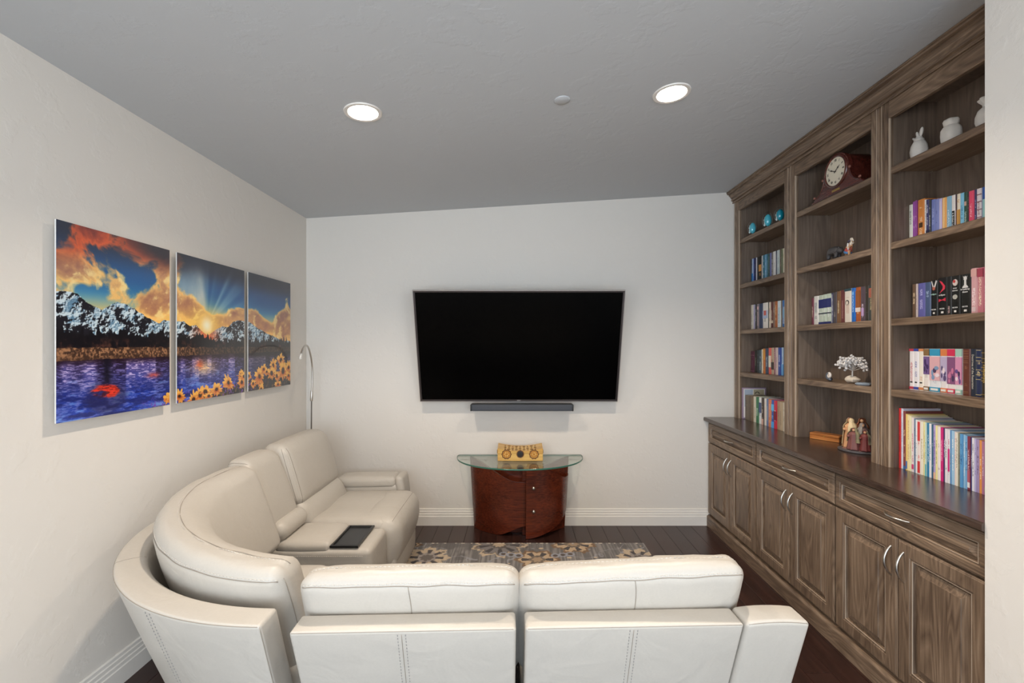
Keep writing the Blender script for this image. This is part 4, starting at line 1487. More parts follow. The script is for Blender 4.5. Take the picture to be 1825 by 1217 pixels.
for sx in (-1, 1):
    cx_, cz_ = bcx + sx * 0.108, z0 + 0.053
    front_disc(cx_, cz_, [(0.0, 0.0012), (0.027, 0.0012), (0.028, 0.0)]).obj('medallion', PATT2, t)
    front_disc(cx_, cz_, [(0.030, 0.0), (0.030, 0.0022), (0.037, 0.0022), (0.038, 0.0)], 64, lambda r, z, th: r + (0.0022 if r > 0.034 else 0.0012) * math.cos(10 * th)).obj('medallion_ring', PATT, t)
    for i in range(6):
        a = math.pi / 3 * i
        MB().ellipsoid((cx_ + 0.014 * math.cos(a), bcy - d2 - 0.0012, cz_ + 0.014 * math.sin(a)), (0.006, 0.001, 0.006), 10, 4).obj('medallion_petal', YEL, t, smooth=60)
front_disc(bcx, z0 + 0.055, [(0.0, 0.004), (0.018, 0.004), (0.025, 0.003), (0.027, 0.0)]).obj('clasp', plain('dark_bronze', rgb(56, 52, 50), 0.45, metal=0.6, bump=(300, 0.5, 0.002)), t, smooth=40)
front_disc(bcx, z0 + 0.055, [(0.023, 0.0), (0.024, 0.0045), (0.029, 0.0045), (0.030, 0.0)], 32).obj('clasp_rim', PATT, t, smooth=40)


# ------------------------------------------------------------------ books
def ordinal(n):
    base = ['first', 'second', 'third', 'fourth', 'fifth', 'sixth', 'seventh', 'eighth', 'ninth', 'tenth', 'eleventh', 'twelfth', 'thirteenth', 'fourteenth', 'fifteenth', 'sixteenth', 'seventeenth', 'eighteenth', 'nineteenth']
    if n <= 19:
        return base[n - 1]
    tens = {2: ('twentieth', 'twenty'), 3: ('thirtieth', 'thirty'), 4: ('fortieth', 'forty')}[n // 10]
    return tens[0] if n % 10 == 0 else tens[1] + '-' + base[n % 10 - 1]


def colour_word(h):
    r, g, b = [int(h[i:i + 2], 16) for i in (0, 2, 4)]
    mx, mn = max(r, g, b), min(r, g, b)
    v, s = mx / 255, (mx - mn) / max(1, mx)
    if v < 0.24 and s < 0.4:
        return 'black'
    if s < 0.10:
        return 'white' if v > 0.86 else ('light grey' if v > 0.65 else ('grey' if v > 0.4 else 'charcoal'))
    hue = 0
    d = mx - mn
    if mx == r:
        hue = (60 * (g - b) / d) % 360
    elif mx == g:
        hue = 60 * (b - r) / d + 120
    else:
        hue = 60 * (r - g) / d + 240
    pale = s < 0.24 and v > 0.75
    if pale:
        return 'cream' if 20 <= hue < 75 else ('pale green' if hue < 165 else ('pale blue' if hue < 235 else ('pale lilac' if hue < 300 else 'pale pink')))
    if hue < 14 or hue >= 345:
        return ('red' if v > 0.65 and s > 0.5 else ('maroon' if v < 0.6 else 'dusty pink'))
    if hue < 45:
        return 'orange' if v > 0.8 and s > 0.5 else ('brown' if s > 0.3 and v < 0.8 else ('taupe' if v < 0.75 else 'tan'))
    if hue < 70:
        return 'yellow' if v > 0.8 else 'olive'
    if hue < 165:
        return 'light green' if v > 0.7 else 'dark green'
    if hue < 200:
        return 'teal' if v < 0.75 else 'light blue'
    if hue < 250:
        return 'navy' if v < 0.48 else ('blue' if s > 0.45 else ('light blue' if v > 0.8 else 'slate blue'))
    if hue < 320:
        return 'purple' if v < 0.75 else 'lavender'
    return 'pink'


def book_material():
    m, nt, p = new_mat('book_cover')
    oi = nd(nt, 'ShaderNodeObjectInfo')
    ink = nd(nt, 'ShaderNodeAttribute', attribute_type='OBJECT', attribute_name='ink')
    siz = nd(nt, 'ShaderNodeAttribute', attribute_type='OBJECT', attribute_name='spine')    # (half width of print, low, high)
    tc = nd(nt, 'ShaderNodeTexCoord')
    sp = nd(nt, 'ShaderNodeSeparateXYZ')
    nt.links.new(tc.outputs['Object'], sp.inputs[0])
    ss = nd(nt, 'ShaderNodeSeparateXYZ')
    nt.links.new(siz.outputs['Vector'], ss.inputs[0])

    def math_(op, a, b):
        n = nd(nt, 'ShaderNodeMath', operation=op)
        for i, s_ in enumerate((a, b)):
            if s_ is None:
                continue
            if isinstance(s_, (int, float)):
                n.inputs[i].default_value = s_
            else:
                nt.links.new(s_, n.inputs[i])
        return n.outputs[0]
    in_w = math_('LESS_THAN', math_('ABSOLUTE', sp.outputs[1], None), ss.outputs[0])
    in_lo = math_('GREATER_THAN', sp.outputs[2], ss.outputs[1])
    in_hi = math_('LESS_THAN', sp.outputs[2], ss.outputs[2])
    front = math_('LESS_THAN', sp.outputs[0], 0.0025)
    rnd = nd(nt, 'ShaderNodeVectorMath', operation='SCALE')
    rnd.inputs[0].default_value = (3, 5, 7)
    nt.links.new(oi.outputs['Random'], rnd.inputs['Scale'])
    ad = nd(nt, 'ShaderNodeVectorMath', operation='ADD')
    nt.links.new(tc.outputs['Object'], ad.inputs[0])
    nt.links.new(rnd.outputs[0], ad.inputs[1])
    mp = nd(nt, 'ShaderNodeMapping')
    mp.inputs['Scale'].default_value = (1, 420, 260)
    nt.links.new(ad.outputs[0], mp.inputs['Vector'])
    no = nd(nt, 'ShaderNodeTexNoise', i_Scale=1.0, i_Detail=0.0)
    nt.links.new(mp.outputs[0], no.inputs['Vector'])
    let = math_('GREATER_THAN', no.outputs[0], 0.50)
    mp2 = nd(nt, 'ShaderNodeMapping')
    mp2.inputs['Scale'].default_value = (1, 1, 26)
    nt.links.new(ad.outputs[0], mp2.inputs['Vector'])
    no2 = nd(nt, 'ShaderNodeTexNoise', i_Scale=1.0, i_Detail=0.0)
    nt.links.new(mp2.outputs[0], no2.inputs['Vector'])
    word = math_('GREATER_THAN', no2.outputs[0], 0.44)
    k = in_w
    for o_ in (in_lo, in_hi, front, let, word):
        k = math_('MULTIPLY', k, o_)
    mx = nd(nt, 'ShaderNodeMix', data_type='RGBA')
    nt.links.new(math_('MULTIPLY', k, 0.85), mx.inputs[0])
    nt.links.new(oi.outputs['Color'], mx.inputs[6])
    nt.links.new(ink.outputs['Color'], mx.inputs[7])
    nt.links.new(mx.outputs[2], p.inputs['Base Color'])
    p.inputs['Roughness'].default_value = 0.35
    return m


BOOKM = book_material()
PAGES = plain('book_pages', rgb(226, 217, 200), 0.8)
flat_cache = {}


def flat(h):
    if h not in flat_cache:
        flat_cache[h] = plain('print_' + h, hexc(h), 0.4)
    return flat_cache[h]


def book(x, y, z, th, h, depth, col, ink, label, group, soft_spine):
    """x: spine face, y: centre of the spine; spine faces -X"""
    hw = th / 2
    c = min(0.0022, th * 0.18)
    r = min(0.004, th * 0.16) if soft_spine else 0.0012
    o_ = [(depth, -hw), (r, -hw), (r * 0.3, -hw * 0.8), (0, -hw * 0.45), (0, hw * 0.45), (r * 0.3, hw * 0.8), (r, hw), (depth, hw)]
    i_ = [(depth, hw - c), (r + c, hw - c), (r + c, -hw + c), (depth, -hw + c)]
    poly = o_ + i_
    n = len(poly)
    m = MB()
    v = [(p[0], p[1], 0) for p in poly] + [(p[0], p[1], h) for p in poly]
    f = [(i, (i + 1) % n, n + (i + 1) % n, n + i) for i in range(n)]
    caps = [(0, 1, 10, 11), (1, 2, 3, 10), (3, 4, 9, 10), (4, 5, 6, 9), (6, 7, 8, 9)]
    f += [q[::-1] for q in caps] + [tuple(n + i for i in q) for q in caps]
    m.add(v, f)
    root = link('book', m.mesh('book', BOOKM), None, (x, y, z))
    ORG[root] = Vector((0, 0, 0))
    tag(root, label, 'book', group)
    root.color = hexc(col)
    root['ink'] = [float(q) for q in hexc(ink)[:3]]
    root['spine'] = [hw * RNG.uniform(0.32, 0.5), h * RNG.uniform(0.12, 0.35), h * RNG.uniform(0.62, 0.92)]
    e = 0.003 if soft_spine else 0.0008
    MB().box(r + c, depth - e, -hw + c, hw - c, e, h - e).obj('pages', PAGES, root)
    return root


def spine_band(root, th, h, f0, f1, col, w=0.86, name='spine_band', d=0.0006):
    hw = th / 2 * w
    k_ = sum(1 for q in root.children if q.name.startswith(('spine', 'portrait', 'publisher')))
    d += 0.00025 * k_
    return MB().box(-d, 0.003, -hw, hw, h * f0, h * f1).obj(name, flat(col), root)


ROWS = {
    'far_two': [(17.7, 206, '20222c', '50555f'), (23.3, 206, 'b9cbe8', '2a62b8'), (20.2, 206, '4a5c9c', '8090c8'), (20, 205, '282c56', '808090'), (16.9, 205, 'dcdce6', '9090a0'), (22.3, 204, '3a3836', '707070'), (46.6, 204, '1c1c1c', 'e0a050'), (18.8, 203, 'd8d4d2', '8a8a90'), (29.2, 202, '2c7088', 'b0d8e0'), (23.5, 202, '6fa4c8', 'e0eef4'), (18.1, 201, '2f6c80', 'a0c8d0'), (25.5, 201, '2a4a48', '708880'), (22.6, 200, '6a70b0', 'd0d4f0'), (24.8, 200, '78706c', 'd8d8d8'), (34.1, 200, 'e6e4e2', 'b0b0b0'), (16.8, 200, '4a5266', '9098a8'), (33.1, 199, 'd0dcdc', '80a0a0'), (23.3, 199, '6a604c', 'a09070'), (16.1, 199, '6c7858', 'a0b090'), (18.2, 198, 'e8e0c8', 'b0a080')],
    'far_three': [(41.2, 204, 'e6dfd2', 'b0a898'), (25.3, 204, 'b4aec8', '605880'), (25, 204, '3a383a', 'b0b0b0'), (34.4, 204, '8c8084', 'f0d0c8'), (57.5, 203, '384868', 'c0c8d8'), (73.8, 203, 'ebe6de', '3a3a3a'), (13.5, 202, '2c3430', '708070'), (24.5, 201, 'ded0bc', 'a04030'), (30.7, 201, '5c2a24', 'e0c8b0'), (23.7, 200, '8a7668', 'f0e0d0'), (33.9, 200, 'b06430', 'f0c890'), (45.6, 199, 'd8e6ee', '6090a8'), (16.3, 198, '84786e', 'c0b0a0'), (43.9, 198, '2a70b8', 'e8f0f8')],
    'far_four': [(59, 171, '5c3040', '7c5064'), (37.5, 178, '2e2c28', '8a8878'), (34.3, 181, '3a4244', '707a7c'), (31.3, 183, '4e6068', 'f0f0f0'), (23.7, 188, 'e6dcc8', 'b0a080'), (32.6, 194, 'c07038', 'f0c060'), (43.4, 197, '3c4a60', 'b8c4d4'), (42.3, 200, 'e0685c', 'f4e8d0'), (32.7, 201, 'b8a48c', '2c2420'), (21.4, 201, '946470', 'd8c0c0'), (33.8, 202, 'd2bcb8', '90606a'), (41.3, 202, '2c4ca0', 'e8ecf8'), (28.3, 203, 'b0cae8', '4080c0'), (27.8, 203, '34343c', 'f0f0f0')],
    'far_counter': [(58.6, 197, '7a6e5e', '5a5044'), (39.3, 198, '6a5c4e', '4a4038'), (35, 199, '7e6a54', '5a4a38'), (41.1, 200, 'dcd4c0', 'a09880'), (43.5, 201, '3a7850', 'd0e0d0'), (36, 203, 'e8e8e6', '405078'), (35.3, 203, '4a3e38', 'e0d0c8'), (31.5, 203, 'e2dcd2', 'd0a090'), (27.9, 203, '6a7ca0', 'c8ccb8'), (39.5, 203, 'd8825a', 'f0c0a0'), (35.6, 202, '2c5cb0', '80c8f0'), (37.8, 202, 'c82c44', 'ffffff'), (34.1, 202, 'a88c70', '806850'), (33.4, 201, 'b8a488', '8a7860'), (43.5, 201, 'cfc4b2', 'a0947e'), (34.5, 201, '5a6c84', 'a08c70'), (26.1, 201, 'dcd6c6', 'a8a08c')],
    'mid_three': [(22.5, 179, '7a4050', 'e8dcc8'), (46, 188, 'e8e6e0', '506070'), (41.5, 189, 'c8d2c4', 'ffffff'), (30.8, 190, 'c6d2c2', 'ffffff'), (41.3, 191, 'c4d0c0', 'ffffff'), (22, 192, '3a3a54', 'd8d8e0'), (27, 193, '4c4448', 'b0a8a8'), (35.2, 195, '7a5638', 'f0e0b8'), (32.7, 197, '6a3432', 'b08880'), (54.9, 200, 'e8ded0', 'c09880'), (30.6, 199, '1c6cc8', 'c8e4ff'), (37.6, 199, 'b05c2c', 'f8d0a0'), (35.1, 198, '5a4a54', 'e8d8f0'), (26.8, 198, '3a342c', 'd0c8b8'), (30.5, 198, '3c4440', 'c8b890')],
    'near_two': [(20.8, 183, 'e4e8e2', '607070'), (16.1, 192, 'a058b0', 'd0a0d8'), (8.7, 194, '9a4ca0', 'e8d0e8'), (39.6, 191, 'd88c48', 'f8e0c0'), (9.7, 182, 'eeecea', 'a0a0a0'), (15, 178, '3a3c70', 'f0f0ff'), (9.4, 174, '40444c', 'f0f0f0'), (19.9, 170, '7684c4', 'a8b4e4'), (18.3, 166, '8490cc', '4050a0'), (16.7, 163, 'c4c0ec', 'ffffff'), (22.7, 160, 'f0b060', 'fff0d0'), (21, 159, '8cbcd8', 'e8f4fa'), (19.3, 158, 'f0ecec', '202020'), (4.8, 157, '483040', 'a08090'), (16.5, 156, 'ece2d0', 'd09040'), (17.4, 154, '84c8ea', '3070a0'), (14.8, 152, '2c5040', 'd8e8e0'), (5.6, 151, '3c3434', '807070'), (23.4, 149, 'e84c70', 'ffd0d8'), (9.8, 149, '40406c', 'b0b0e0'), (20.5, 148, 'e8e0e4', '8a4050'), (20, 148, '2c58a8', 'b0e0e0'), (16.5, 148, '7c3040', 'e0c0c0'), (20.2, 148, 'd8d0c0', '504840')],
    'near_three': [(21.9, 166, '6a5444', 'e8d4b0'), (8.1, 166, 'd8c8c4', 'a08080'), (39.4, 166, '6464a8', 'd0d0f8'), (30, 165, '4a5c80', 'b0c4e0'), (34.4, 170, '181818', 'f0f0f0'), (45.8, 176, '161616', 'f0f0f0'), (19.2, 176, '1c1c1c', 'e0b0b0'), (40.6, 175, '181816', 'f0f0f0'), (46.7, 175, '1a1a18', 'f0f0f0'), (27.1, 194, 'dcaab0', 'fff0f4'), (26.7, 192, 'c87c88', 'f8e8d0'), (19.8, 192, 'b04868', 'f0d0e0'), (24.4, 192, '303848', 'c0c8d8')],
    'near_four': [(28.1, 200, 'eeeaec', 'c04858'), (26, 200, 'eceaf0', '4050a8'), (26.8, 200, 'f2ece0', 'd89060'), (30.2, 200, 'eee8e4', 'c0b8b8'), (54.1, 200, 'e8eaf0', 'b8c0d0'), (34.1, 200, 'ece8ec', 'b8b0b8'), (37.8, 200, 'f0e8e8', 'c0b0b0'), (30.7, 200, 'eceeee', 'b8c0c0'), (34.2, 200, '6a3a30', '9a6a50'), (25.5, 200, '2c3444', 'd8d4c8'), (22.7, 200, '2a3458', 'e0d0a0'), (23.1, 200, '3c342a', 'd0b060'), (22.6, 200, '4a3430', 'd0b080')],
    'near_counter': [(12.7, 292, 'd03438', '801018'), (12.6, 292, 'dcdcec', 'a0a0c0'), (14.9, 281, '8a4a48', 'e8c8a0'), (9.8, 269, 'f0d480', '4060a0'), (12.2, 266, 'f6e4b0', 'c08040'), (9.6, 262, 'f0ecc8', 'a09040'), (14.3, 258, 'f2e4e4', 'd05080'), (9.4, 254, '7a8ca8', '202840'), (9.3, 251, 'eef2f4', 'a0a8b0'), (16.2, 248, 'f4e6e2', 'd84040'), (13.7, 247, 'f4eedc', 'a08c60'), (9, 246, 'f2e8a8', 'b09020'), (8.9, 246, 'cfe4d8', '50a0a0'), (13.3, 245, '2c84b4', 'e0f4ff'), (10.9, 244, 'eef0f4', '5080c0'), (8.7, 243, '3c6484', 'e0f0f0'), (10.7, 242, 'b8a8dc', '6050a0'), (10.6, 241, 'f2eaa8', '40484c'), (14.7, 239, 'f6ecec', 'c0a0a0'), (12.4, 237, 'd82c80', 'ffc0e0'), (8.2, 236, '4a4c78', 'f0f0ff'), (12.2, 235, 'f0ecf2', '9090a0'), (10, 233, 'f2f0f4', 'd03080'), (6, 232, '5894d0', '202850'), (13.8, 231, 'a8d0ee', 'ffffff'), (7.8, 229, 'f6e4e0', 'c08080'), (9.7, 228, 'f2ecdc', '807050'), (7.7, 227, '8a8c78', '404030'), (13.3, 225, '60a4dc', '20508c'), (9.4, 224, '9ccaec', 'ffffff'), (9.3, 222, '7cb4e4', '204c80'), (12.9, 221, '8c3a50', 'f0e0e0'), (5.5, 220, '3c4a8c', 'f0f0ff'), (10.8, 219, 'eef0f8', '808090'), (8.9, 217, 'c4bce8', '7060a0'), (10.6, 216, 'b09cc8', '402850'), (10.5, 215, 'f0a058', 'fff0e0'), (10.4, 213, 'b87ca0', 'f0e0f0'), (8.6, 211, 'c0bcd0', '706880'), (8.5, 209, 'dce8b8', '508040'), (8.4, 208, '3ca0b4', 'f0ffff'), (10, 206, 'e0508c', 'fff0f8'), (16.4, 203, 'b0a490', '706450'), (12.9, 201, '9aa8c0', '405070')],
}
PLACE = {   # row: (spine x, first y, shelf height, words for the label, group, depth)
    'far_two': (1.920, 3.749, SHZ[1], "far bay's second shelf", 'books on the second shelf of the far bay', 0.125),
    'far_three': (1.920, 3.749, SHZ[2], "far bay's third shelf", 'books on the third shelf of the far bay', 0.13),
    'far_four': (1.920, 3.749, SHZ[3], "far bay's fourth shelf", 'books on the fourth shelf of the far bay', 0.13),
    'far_counter': (1.860, 3.728, CT, "worktop in the far bay", 'books on the worktop in the far bay', 0.17),
    'mid_three': (1.920, 2.973, SHZ[2], "middle bay's third shelf", 'books on the third shelf of the middle bay', 0.13),
    'near_two': (1.920, 2.2345, SHZ[1], "near bay's second shelf", 'books on the second shelf of the near bay', 0.125),
    'near_three': (1.920, 2.215, SHZ[2], "near bay's third shelf", 'books on the third shelf of the near bay', 0.13),
    'near_four': (1.920, 2.2345, SHZ[3], "near bay's fourth shelf", 'books on the fourth shelf of the near bay', 0.13),
    'near_counter': (1.870, 2.2340, CT, "worktop in the near bay", 'picture books on the worktop in the near bay', 0.185),
}
BOOKS = {}
for rname, lst in ROWS.items():
    x, y, z, words_, grp, dep = PLACE[rname]
    lim = {'f': OPEN[0][0], 'm': OPEN[1][0], 'n': 1.66}[rname[0]]
    for i, (th, h, col, ink) in enumerate(lst):
        th, h = th / 1000, h / 1000
        if y - th < lim + 0.002:
            break
        slim = 'slim ' if th < 0.011 else ('thick ' if th > 0.042 else '')
        tall = 'tall ' if h > 0.27 else ''
        lbl = '%s%s%s book, %s from the left on the %s' % (tall, slim, colour_word(col), ordinal(i + 1), words_)
        dd = min(dep - RNG.uniform(0, 0.006), BK - x - 0.004)
        b = book(x + RNG.uniform(0, 0.003), y - th / 2, z + 0.0003, th - 0.0006, h - 0.0 * RNG.random(), dd, col, ink, lbl, grp, rname not in ('far_two', 'near_counter'))
        BOOKS[(rname, i)] = (b, th - 0.0006, h)
        y -= th


def band(r, i, f0, f1, col, w=0.9, name='spine_band'):
    if (r, i) in BOOKS:
        b, th, h = BOOKS[(r, i)]
        return spine_band(b, th, h, f0, f1, col, w, name)


def title(r, i, body, size, col, zf=0.5, yf=0.0, upright=False, name='title'):
    if (r, i) in BOOKS:
        b, th, h = BOOKS[(r, i)]
        M = (face_matrix if upright else spine_matrix)(-0.0006, yf * th, zf * h)
        b['spine'] = [0.0, 0.0, 0.0]
        M = Matrix.Translation((-0.0012, 0, 0)) @ M
        text_mb(body, size, M).obj(name, flat(col), b)


# printed bands, panels and readable words on particular spines
band('far_two', 1, 0.0, 0.42, '3f8fd8'); band('far_two', 6, 0.42, 0.68, 'd8984c', 0.8); band('far_two', 2, 0.0, 0.3, '2a58b0')
band('far_three', 5, 0.40, 0.70, 'b6c4de'); band('far_three', 5, 0.52, 0.70, 'd8685c', 0.45); band('far_three', 8, 0.2, 0.3, 'd8c8b0')
band('far_three', 13, 0.36, 0.68, '88b8d8', 0.5); band('far_three', 3, 0.78, 0.9, 'e8c0bc', 0.6)
band('far_four', 0, 0.80, 0.82, 'a07888', 0.9); band('far_four', 0, 0.05, 0.07, 'a07888', 0.9); band('far_four', 7, 0.26, 0.70, 'f0e6d0', 0.75); band('far_four', 8, 0.18, 0.46, '3a2c2a', 0.95)
band('far_four', 5, 0.55, 0.95, 'd89a40', 0.8); band('far_four', 12, 0.0, 0.4, '68a8e0')
band('far_counter', 5, 0.42, 0.80, '4a5880', 0.9); band('far_counter', 10, 0.62, 0.85, '60c0f0', 0.9); band('far_counter', 10, 0.0, 0.22, '58b0f0', 0.9); band('far_counter', 11, 0.30, 0.62, '80182c', 0.9)
band('far_counter', 6, 0.0, 0.22, 'e0b8a8', 0.7)
for i in (2, 3, 4):
    band('mid_three', i, 0.56, 0.85, '28306c', 0.97); band('mid_three', i, 0.36, 0.40, '303848', 0.97); band('mid_three', i, 0.0, 0.10, '28306c', 0.97)
band('mid_three', 5, 0.05, 0.95, 'c8c8d4', 0.18); band('mid_three', 9, 0.93, 1.0, '2c4850', 0.97); 
band('mid_three', 10, 0.80, 0.88, '88c0f8', 0.45); band('mid_three', 11, 0.30, 0.42, 'f4e4dc', 0.97); band('mid_three', 11, 0.42, 0.9, '9a5828', 0.9)
band('mid_three', 12, 0.18, 0.40, 'c8a8d8', 0.5); band('mid_three', 14, 0.66, 0.92, 'b06450', 0.95)
band('near_two', 12, 0.02, 0.56, '1c1c1c', 0.62); title('near_two', 12, 'A Broken Light', 0.0115, 'f4f4f4', 0.29)
band('near_two', 14, 0.15, 0.56, 'd09c50', 0.9); band('near_two', 14, 0.0, 0.15, 'f0dc98', 0.9); band('near_two', 16, 0.62, 0.74, 'd8b0a0', 0.6); band('near_two', 3, 0.30, 0.42, '4a3420', 0.5)
band('near_two', 5, 0.0, 0.2, '26284c', 0.95); band('near_two', 9, 0.0, 0.92, 'd6d2f4', 0.4); band('near_two', 10, 0.0, 1.0, 'f8d8a0', 0.3)
for f in (0.18, 0.40, 0.62, 0.82):
    band('near_two', 20, f, f + 0.02, '7a3040', 0.95)
band('near_two', 21, 0.0, 0.66, '9ccccc', 0.55)
title('near_three', 4, 'eclipse', 0.0105, 'bfe8e0', 0.62, 0, True); title('near_three', 5, 'eclipse', 0.0115, 'f0f0f0', 0.555, 0, True)
title('near_three', 7, 'new\nmoon', 0.0105, 'f0f0f0', 0.66, 0, True); title('near_three', 8, 'breaking\ndawn', 0.0115, 'f4f4f4', 0.60, 0, True)
for i, yy in ((4, 0.20), (5, 0.20), (7, 0.20), (8, 0.205)):
    title('near_three', i, 'MEYER', 0.0085, 'f0f0f0', yy, 0, True); band('near_three', i, 0.085, 0.135, 'f0eeea', 0.26, 'publisher_mark')
title('near_three', 6, 'MEYER', 0.011, 'e8c8c8', 0.16, 0, False)


def spine_shape(r, i, poly, col, name='spine_emblem'):
    if (r, i) in BOOKS:
        b, th, h = BOOKS[(r, i)]
        dd_ = 0.0009 + 0.00025 * sum(1 for q in b.children if q.name.startswith(('spine', 'portrait', 'publisher')))
        MB().prism(poly, lambda p: (-dd_, -p[0] * th, p[1] * h), lambda p: (0.0025, -p[0] * th, p[1] * h)).obj(name, flat(col), b)


circ = lambda cx, cz, rx, rz, n=16: [(cx + rx * math.cos(6.2832 * k / n), cz + rz * math.sin(6.2832 * k / n)) for k in range(n)]
spine_shape('near_three', 4, [(-0.38, 0.98), (-0.28, 0.98), (0.0, 0.80), (0.32, 0.99), (0.42, 0.96), (0.10, 0.74), (-0.08, 0.74)], 'e8e4e2')
spine_shape('near_three', 4, circ(0.0, 0.775, 0.2, 0.05), 'b86a5a')
spine_shape('near_three', 5, [(-0.30, 0.93), (-0.05, 0.90), (0.32, 0.78), (0.28, 0.70), (-0.28, 0.60), (0.05, 0.72), (0.08, 0.78), (-0.12, 0.85)], 'd83850')
spine_shape('near_three', 5, [(-0.36, 0.46), (0.0, 0.43), (0.36, 0.48), (0.36, 0.39), (0.0, 0.42), (-0.36, 0.38)], 'd83850')
spine_shape('near_three', 7, circ(0.0, 0.83, 0.30, 0.085, 9), 'd8ccc8')
spine_shape('near_three', 7, circ(-0.1, 0.86, 0.16, 0.04, 7), 'c83c3c')
spine_shape('near_three', 7, circ(0.0, 0.47, 0.27, 0.06), 'b8b8b0')
spine_shape('near_three', 8, [(-0.28, 0.665), (0.28, 0.665), (0.24, 0.70), (0.10, 0.74), (0.09, 0.86), (0.16, 0.87), (0.14, 0.90), (0.20, 0.955), (0.08, 0.93), (0.0, 0.965), (-0.08, 0.93), (-0.20, 0.955), (-0.14, 0.90), (-0.16, 0.87), (-0.09, 0.86), (-0.10, 0.74), (-0.24, 0.70)], 'dcdcdc')
band('near_three', 9, 0.82, 0.98, 'e0b0ac', 0.9); band('near_three', 9, 0.06, 0.16, 'e8d0d4', 0.6); band('near_three', 10, 0.80, 0.98, 'a84458', 0.9)
for i, (c1, c2) in enumerate((('c04858', 'c04858'), ('4050a8', '4050a8'), ('d89060', 'd89060'))):
    band('near_four', i, 0.94, 1.0, c1, 0.98); band('near_four', i, 0.02, 0.08, c2, 0.98); spine_shape('near_four', i, circ(0.0, 0.19, 0.26, 0.016), '262428', 'publisher_mark')
for i, c1, top_, p0, p1, c2, c3 in ((3, '8a6c48', 0.84, 0.40, 0.82, '7a6098', '4c3868'), (4, '3c9cc4', 0.84, 0.27, 0.82, 'e4b4bc', '86a0c4'), (5, 'dc8450', 0.84, 0.27, 0.82, 'c0b4d4', '5a4c78'), (6, 'd8385c', 0.84, 0.22, 0.82, '8c5884', 'd080a4'), (7, 'a8d0c4', 0.84, 0.22, 0.82, 'dc98bc', '6c5494')):
    band('near_four', i, top_, 0.995, c1, 0.96)
    band('near_four', i, p0, p1, c2, 0.97, 'spine_picture')
    band('near_four', i, 0.015, 0.115, c1, 0.96)
    for q_ in range(5):
        spine_shape('near_four', i, circ(0.26 * math.sin(i * 3 + q_ * 2.3), p0 + 0.07 + 0.055 * q_, 0.10 + 0.05 * ((q_ + i) % 3), 0.045 + 0.012 * ((q_ * 2 + i) % 3), 9), (c3, '4a3c60', 'f0e0ea')[(q_ + i) % 3 if q_ % 2 else 0], 'spine_picture')
    spine_shape('near_four', i, [(-0.34, 0.04), (0.34, 0.04), (0.34, 0.09), (-0.34, 0.09)], 'f0eeea', 'publisher_mark')
for f in (0.95, 0.90, 0.84, 0.80, 0.74, 0.70, 0.05, 0.08):
    band('near_four', 8, f, f + 0.006, 'b08860', 0.6)
spine_shape('mid_three', 9, circ(-0.05, 0.60, 0.27, 0.075), '4c443e', 'portrait')
spine_shape('mid_three', 9, circ(-0.06, 0.59, 0.17, 0.055), 'e8dccc', 'portrait')
title('near_four', 9, 'Doctrines of the Restoration', 0.0125, 'dcd8cc', 0.52)
for f in (0.97, 0.82, 0.75, 0.56, 0.46, 0.36, 0.04):
    band('near_four', 10, f, f + 0.012, 'c8b888', 0.9)
for f in (0.92, 0.80, 0.72, 0.62, 0.54, 0.40, 0.34, 0.06):
    band('near_four', 11, f, f + 0.008, 'b89850', 0.9)
for i, f0, f1, cc in ((2, 0.0, 0.06, '3c70a8'), (3, 0.02, 0.16, '4878c0'), (6, 0.05, 0.14, 'd84c80'), (9, 0.62, 0.98, 'd84444'), (9, 0.02, 0.24, 'd84444'), (12, 0.0, 0.22, '70c0c8'), (16, 0.0, 0.12, 'f0c0a0'), (22, 0.22, 0.64, 'd83484'),
                      (31, 0.04, 0.14, 'f4f0f0'), (31, 0.14, 0.36, 'c06878'), (39, 0.02, 0.30, 'f0d060'), (40, 0.05, 0.2, '60c890'), (38, 0.05, 0.15, '9cc888')):
    band('near_counter', i, f0, f1, cc, 0.8)

# album standing against the back wall end of the far bay, its cover facing the camera
t = thing('photo_album', 'tall mauve-edged album with pale picture cover at the end of the far bay worktop', 'book', (1.85, 3.739, CT))
MB().box(1.8465, 2.040, 3.7305, 3.7485, CT + 0.0005, CT + 0.256, 0.002).obj('cover', flat('a08ca0'), t)
MB().box(1.855, 2.028, 3.7297, 3.7310, CT + 0.012, CT + 0.246).obj('cover_border', flat('e8e2e0'), t)
MB().box(1.862, 1.930, 3.7293, 3.7300, CT + 0.10, CT + 0.240).obj('cover_picture', flat('a8b4c4'), t)
MB().box(1.936, 2.022, 3.7293, 3.7300, CT + 0.10, CT + 0.240).obj('cover_picture', flat('b8ac90'), t)
MB().tube([(1.965 + 0.016 * math.cos(a), 3.7292, CT + 0.205 + 0.016 * math.sin(a)) for a in [math.pi * k / 10 for k in range(11)]], 0.003, 6).obj('cover_emblem', flat('3c3230'), t)

# ------------------------------------------------------------------ mantel clock
CR = wood('clock_mahogany', 1, rgb(48, 18, 14), rgb(86, 36, 28), rgb(112, 54, 42), rough=0.25, ring=4, coat=0.4)
z0, yc, xf_ = SHZ[0] + 0.0005, 2.632, 1.842
t = thing('mantel_clock', 'red mahogany mantel clock with round cream dial on the top shelf', 'clock', (1.90, yc, z0))
half = [(0.205, 0.0), (0.205, 0.010), (0.196, 0.014), (0.190, 0.024), (0.176, 0.026), (0.158, 0.032), (0.140, 0.044), (0.125, 0.062), (0.114, 0.082), (0.106, 0.104), (0.1015, 0.120)]
cz_ = 0.132
arcp = [(0.102 * math.cos(a), cz_ + 0.102 * math.sin(a)) for a in [math.pi * k / 24 for k in range(0, 25)]]
outl = half + arcp + [(-a, b) for a, b in half[::-1]]


